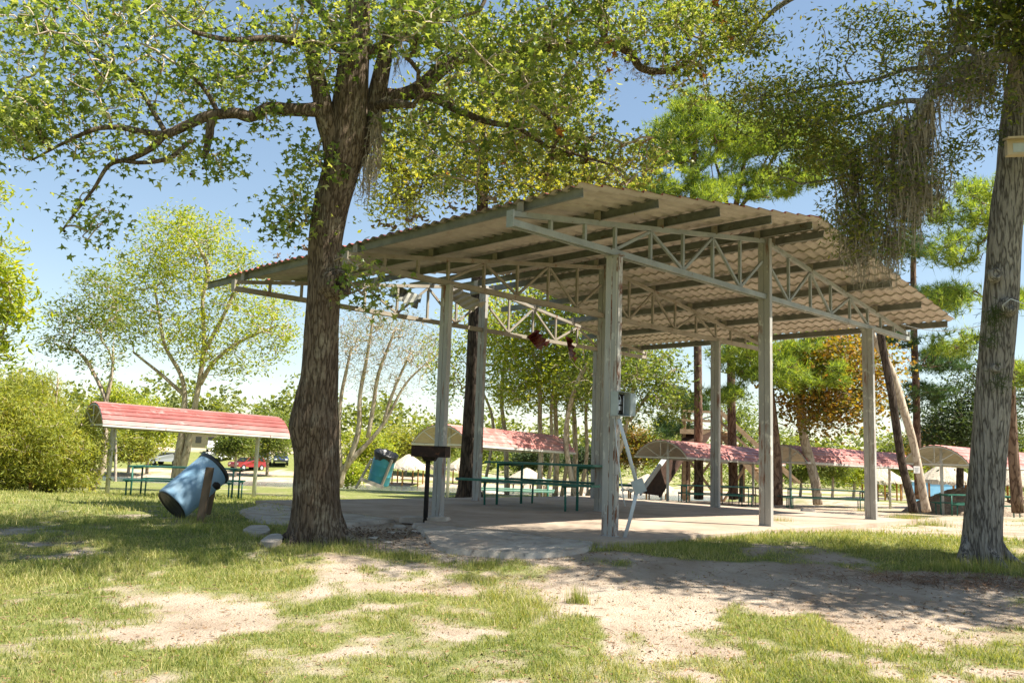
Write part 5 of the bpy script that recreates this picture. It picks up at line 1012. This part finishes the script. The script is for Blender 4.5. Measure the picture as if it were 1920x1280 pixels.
# mid trees across the lake and yard
K = [('l_mid', 'round green tree on the far bank'), ('l_light', 'light green tree on the far bank'), ('l_yellow', 'yellowing tree on the far bank')]
mids = [(215, 70, 720, 800, 45, 'l_light', 'small yellow green tree poking above the left end of the left shelter'), (275, 95, 745, 850, 55, 'l_light', 'layered green tree seen behind the left shelter roof'), (500, 100, 765, 860, 42, 'l_mid', 'green tree just left of the big trunk beyond the shelter'), (440, 95, 810, 850, 34, 'l_mid', 'round tree over the red car across the lake'), (240, 92, 820, 860, 50, 'l_willow', 'willow green tree under the left shelter roof'), (175, 90, 800, 860, 40, 'l_mid', 'green tree beside the olive thicket across the lake'),
        (690, 100, 800, 880, 50, 'l_light', 'bright shrub like tree between big trunk and teal drum'), (650, 60, 870, 900, 26, 'l_light', 'bright green shrub at the foot of the bare tree'), (760, 110, 800, 865, 50, 'l_willow', 'olive tree above the first thatched hut'), (820, 110, 795, 860, 45, 'l_mid', 'green tree above the second thatched hut'), (1010, 105, 830, 880, 50, 'l_dark', 'dark bushy tree under the middle shelter roof'), (1100, 80, 840, 880, 40, 'l_dark', 'dark green tree left of the nearest post, low'), (1190, 85, 800, 870, 36, 'l_yellow', 'yellowing tree behind the conduit'), (1240, 85, 790, 870, 40, 'l_willow', 'olive tree left of the slide'),
        (1560, 70, 850, 890, 34, 'l_mid', 'young green tree under the centre right shelter'), (1600, 74, 855, 895, 26, 'l_light', 'slender bright tree near the orange posted hut'), (1500, 72, 850, 890, 30, 'l_mid', 'green tree left of the sycamore base'), (1745, 85, 800, 870, 40, 'l_yellow', 'yellow green tree left of the right shelter'), (1690, 95, 820, 880, 40, 'l_mid', 'bushy tree behind the leaning pair'), (1900, 80, 790, 870, 50, 'l_mid', 'green tree at the far right edge behind the shelter')]
for (px, d, yt, yb, rx, lf, lab) in mids:
    by = B(px, d); cy = (yt+yb)/2; ry = (yb-yt)/2+4
    bgtree('far_tree', lab, [[(px, by, d, 3), (px+2, (by+cy)/2, d, 2.4), (px, cy, d, 1.5)]], [(px, cy, d, rx, ry, rx*d/F_PX, 75), (px-rx*.5, cy+ry*.4, d, rx*.5, ry*.5, 2, 18), (px+rx*.5, cy+ry*.3, d, rx*.5, ry*.5, 2, 18)], 'barkpale', lf, 58, .0055*d, .0037*d, 'leaf', r0=.03, n=6)
# far woodland
A = Acc(); C = []
for k in range(220):
    x = -190+random.random()*400; y = 150+random.random()*50; h = 9+6*random.random(); h *= .8 if x > -20 else 1.0
    r = 3+2.4*random.random(); q = rng.normal(size=(260, 3)); q /= np.linalg.norm(q, axis=1)[:, None]; q *= (.55+.45*rng.random(260))[:, None]
    C.append(np.array([x, y, float(hgt(x, y))+h*.52])+q*[r, r, h*.5])
A.add(*leaves(np.concatenate(C), .85, 'broad')); A.obj('far_woodland', M['l_far'], kind='stuff')
A = Acc(); C = []
for k in range(130):
    x = -60+random.random()*170; y = 112+random.random()*25; h = 3+3.5*random.random()
    if x < -12: continue
    r = 1.8+1.5*random.random(); q = rng.normal(size=(220, 3)); q /= np.linalg.norm(q, axis=1)[:, None]; q *= (.5+.5*rng.random(220))[:, None]
    C.append(np.array([x, y, float(hgt(x, y))+h*.5])+q*[r, r, h*.5])
A.add(*leaves(np.concatenate(C), .55, 'leaf')); A.obj('bank_thicket', M['l_mid'], kind='stuff')
# close left branch of a tree out of frame
T = Tree('leafy_tree', 'bright yellow green tree reaching in from beyond the left edge', on(-260, 15))
T.limb([(-260, 1000, 15, 12), (-250, 800, 15, 10), (-210, 600, 15, 8), (-160, 450, 15, 5), (-120, 330, 15, 3)], 10, 4); T.limb([(-205, 590, 15, 5), (-120, 560, 14.8, 3.5), (-50, 550, 14.6, 2.5), (20, 560, 14.5, 1.5)], 8, 4)
T.grow([(0, 540, 14.6, 55, 45, .8, 26), (20, 590, 14.6, 40, 30, .6, 14), (-110, 480, 15, 130, 120, 2, 80), (-90, 620, 15, 100, 60, 1.6, 50), (0, 660, 14.8, 35, 25, .6, 8), (-10, 360, 14.6, 22, 30, .6, 6)], 4, .008, 3)
T.finish('barkpale', 'l_light', T.leafpts(34, .17), .12, 'leaf')
print('trees', time.time()-T0)

# ------------------------------------------------------------------ grass
def blades(n, ylo, yhi, hmin, hmax, wd, name, seg=2, powr=1.0, lab=None):
    y = ylo+(yhi-ylo)*rng.random(n)**powr; x = (rng.random(n)*2-1)*(.64*y+.5)
    g = grassd(x, y); cl = fbm(x*5, y*5, 2); keep = rng.random(n) < (np.clip(g*1.15-.12, 0, 1)+.035)*(.35+1.1*cl)
    x = x[keep]; y = y[keep]; g = g[keep]; n = len(x); z = hgt(x, y)
    h = (hmin+(hmax-hmin)*rng.random(n)**1.6)*(.35+.85*g)*(.5+1.35*fbm(x*1.7, y*1.7, 3)**1.4); an = rng.random(n)*6.283; s = np.stack([np.cos(an), np.sin(an), 0*an], 1); w_ = wd*(.6+.8*rng.random(n))*(1+y*.03)
    an2 = rng.random(n)*6.283; ln = h*(.2+.9*rng.random(n)); dv = np.stack([np.cos(an2), np.sin(an2), 0*an2], 1)
    b = np.stack([x, y, z-.005], 1); mid = b+dv*(ln*.35)[:, None]+np.stack([0*h, 0*h, h*.6], 1); tip = b+dv*ln[:, None]+np.stack([0*h, 0*h, h], 1)
    V = np.stack([b-s*w_[:, None], b+s*w_[:, None], mid+s*(w_*.7)[:, None], mid-s*(w_*.7)[:, None], tip], 1).reshape(-1, 3)
    i = np.arange(n)[:, None]*5; A = Acc(); A.add(V, i+[0, 1, 2, 3]); A.n -= 0
    A.L.append((i+[3, 2, 4]).ravel()); A.N.append(np.full(n, 3)); A.M.append(np.zeros(n, int)); A.S.append(np.zeros(n, bool))
    return A.obj(name, M['blade'], kind='stuff')
blades(400000, 4.2, 11.5, .014,   .060, .0024, 'lawn_grass', powr=.92)
blades(110000, 11.0, 28, .02, .07, .004, 'distant_grass')
# taller weed tufts at chosen spots
A = Acc(); Vs = []
for (px, py, r, n, h) in [(1700, 972, .55, 900, .16), (1750, 985, .35, 350, .12), (1465, 985, .2, 300, .14), (1620, 958, .3, 250, .12), (1850, 1065, .55, 900, .12), (1780, 1070, .3, 300, .1), (1150, 1028, .4, 500, .08), (640, 1025, .4, 500, .1), (760, 1045, .25, 300, .08), (1085, 1130, .1, 160, .13), (1000, 1160, .3, 300, .07), (560, 1035, .35, 400, .09), (1180, 962, .1, 40, .08), (370, 980, .35, 350, .1), (1270, 1030, .5, 400, .08), (1600, 1000, .6, 500, .08), (900, 1062, .3, 250, .08), (1370, 1010, .6, 500, .08)]:
    c = ground(px, py); q = rng.normal(size=(n, 2))*r*.55; x = c[0]+q[:, 0]; y = c[1]+q[:, 1]*.6; z = hgt(x, y); b = np.stack([x, y, z], 1); hh = h*(.5+.8*rng.random(n)); an = rng.random(n)*6.283; dv = np.stack([np.cos(an), np.sin(an), 0*an], 1)*(hh*.5*rng.random(n))[:, None]; s = np.stack([-np.sin(an), np.cos(an), 0*an], 1)*.003
    Vs.append(np.stack([b-s, b+s, b+dv*1+np.stack([0*x, 0*x, hh], 1)], 1).reshape(-1, 3))
V = np.concatenate(Vs); A.add(V, np.arange(len(V)).reshape(-1, 3)); A.obj('weed_tufts', M['blade'], kind='stuff')
# fallen leaves and litter
n = 16000; y = 4.5+8*rng.random(n); x = (rng.random(n)*2-1)*(.62*y); C = np.stack([x, y, hgt(x, y)+.006], 1)
A = Acc(); A.add(*leaves(C[rng.random(n) < .25+.6*(vnoise(x*1.5, y*1.5) > .6)], .035, 'leaf', 0, up=3)); A.obj('fallen_leaves', mat('dead_leaf', (.16, .09, .05), (.30, .19, .10), 30, .9), kind='stuff')
n = 900; c = ground(715, 1003); q = rng.normal(size=(n, 2))*[.55, .32]; x = c[0]+q[:, 0]; y = c[1]+q[:, 1]; C = np.stack([x, y, hgt(x, y)+.012+.02*rng.random(n)], 1); A = Acc(); A.add(*leaves(C, .035, 'broad', 0, up=2.5)); A.obj('leaf_litter', M['dirt'], kind='stuff')
A = Acc()
for k in range(420):
    y_ = 4.6+7*random.random(); x_ = (random.random()*2-1)*.6*y_; an = random.random()*6.28; L_ = .04+.12*random.random()
    P = [[x_+t*L_*math.cos(an)+.01*math.sin(t*5), y_+t*L_*math.sin(an), float(hgt(x_+t*L_*math.cos(an), y_+t*L_*math.sin(an)))+.012] for t in (0, .5, 1)]
    A.tube(P, [.003, .0025, .0015], 4, cap=False)
A.obj('fallen_twigs', M['wood'], kind='stuff')
n = 2600; c = ground(1830, 1095); q = rng.normal(size=(n, 2))*[.9, .22]; x = c[0]+q[:, 0]; y = c[1]+q[:, 1]; C = np.stack([x, y, hgt(x, y)+.015+.02*rng.random(n)], 1); A = Acc(); A.add(*leaves(C, .10, 'needle', 0, up=3)); A.obj('needle_litter', mat('needle_brown', (.14, .075, .04), (.24, .14, .08), 30, 1), kind='stuff')
# clumps of leaves caught on the roofs
A = Acc(); C = []
for (u_, v_) in [(-5.5, .3), (-5.55, .9), (-5.5, 1.6), (-5.55, 2.2), (-5.5, 4.2), (-5.5, 5.0)]: C.append(uvw(u_, v_, topz(u_)+.27)+rng.normal(size=(14, 3))*[.1, .1, .012])
A.add(*leaves(np.concatenate(C), .07, 'broad', 0)); A.obj('roof_leaf_litter', M['dirt'], kind='stuff')

print('done', time.time()-T0, 'tris', sum(len(me.loops)-2*len(me.polygons) for me in bpy.data.meshes), 'faces', sum(len(o.data.polygons) for o in bpy.data.objects if o.type == 'MESH'))
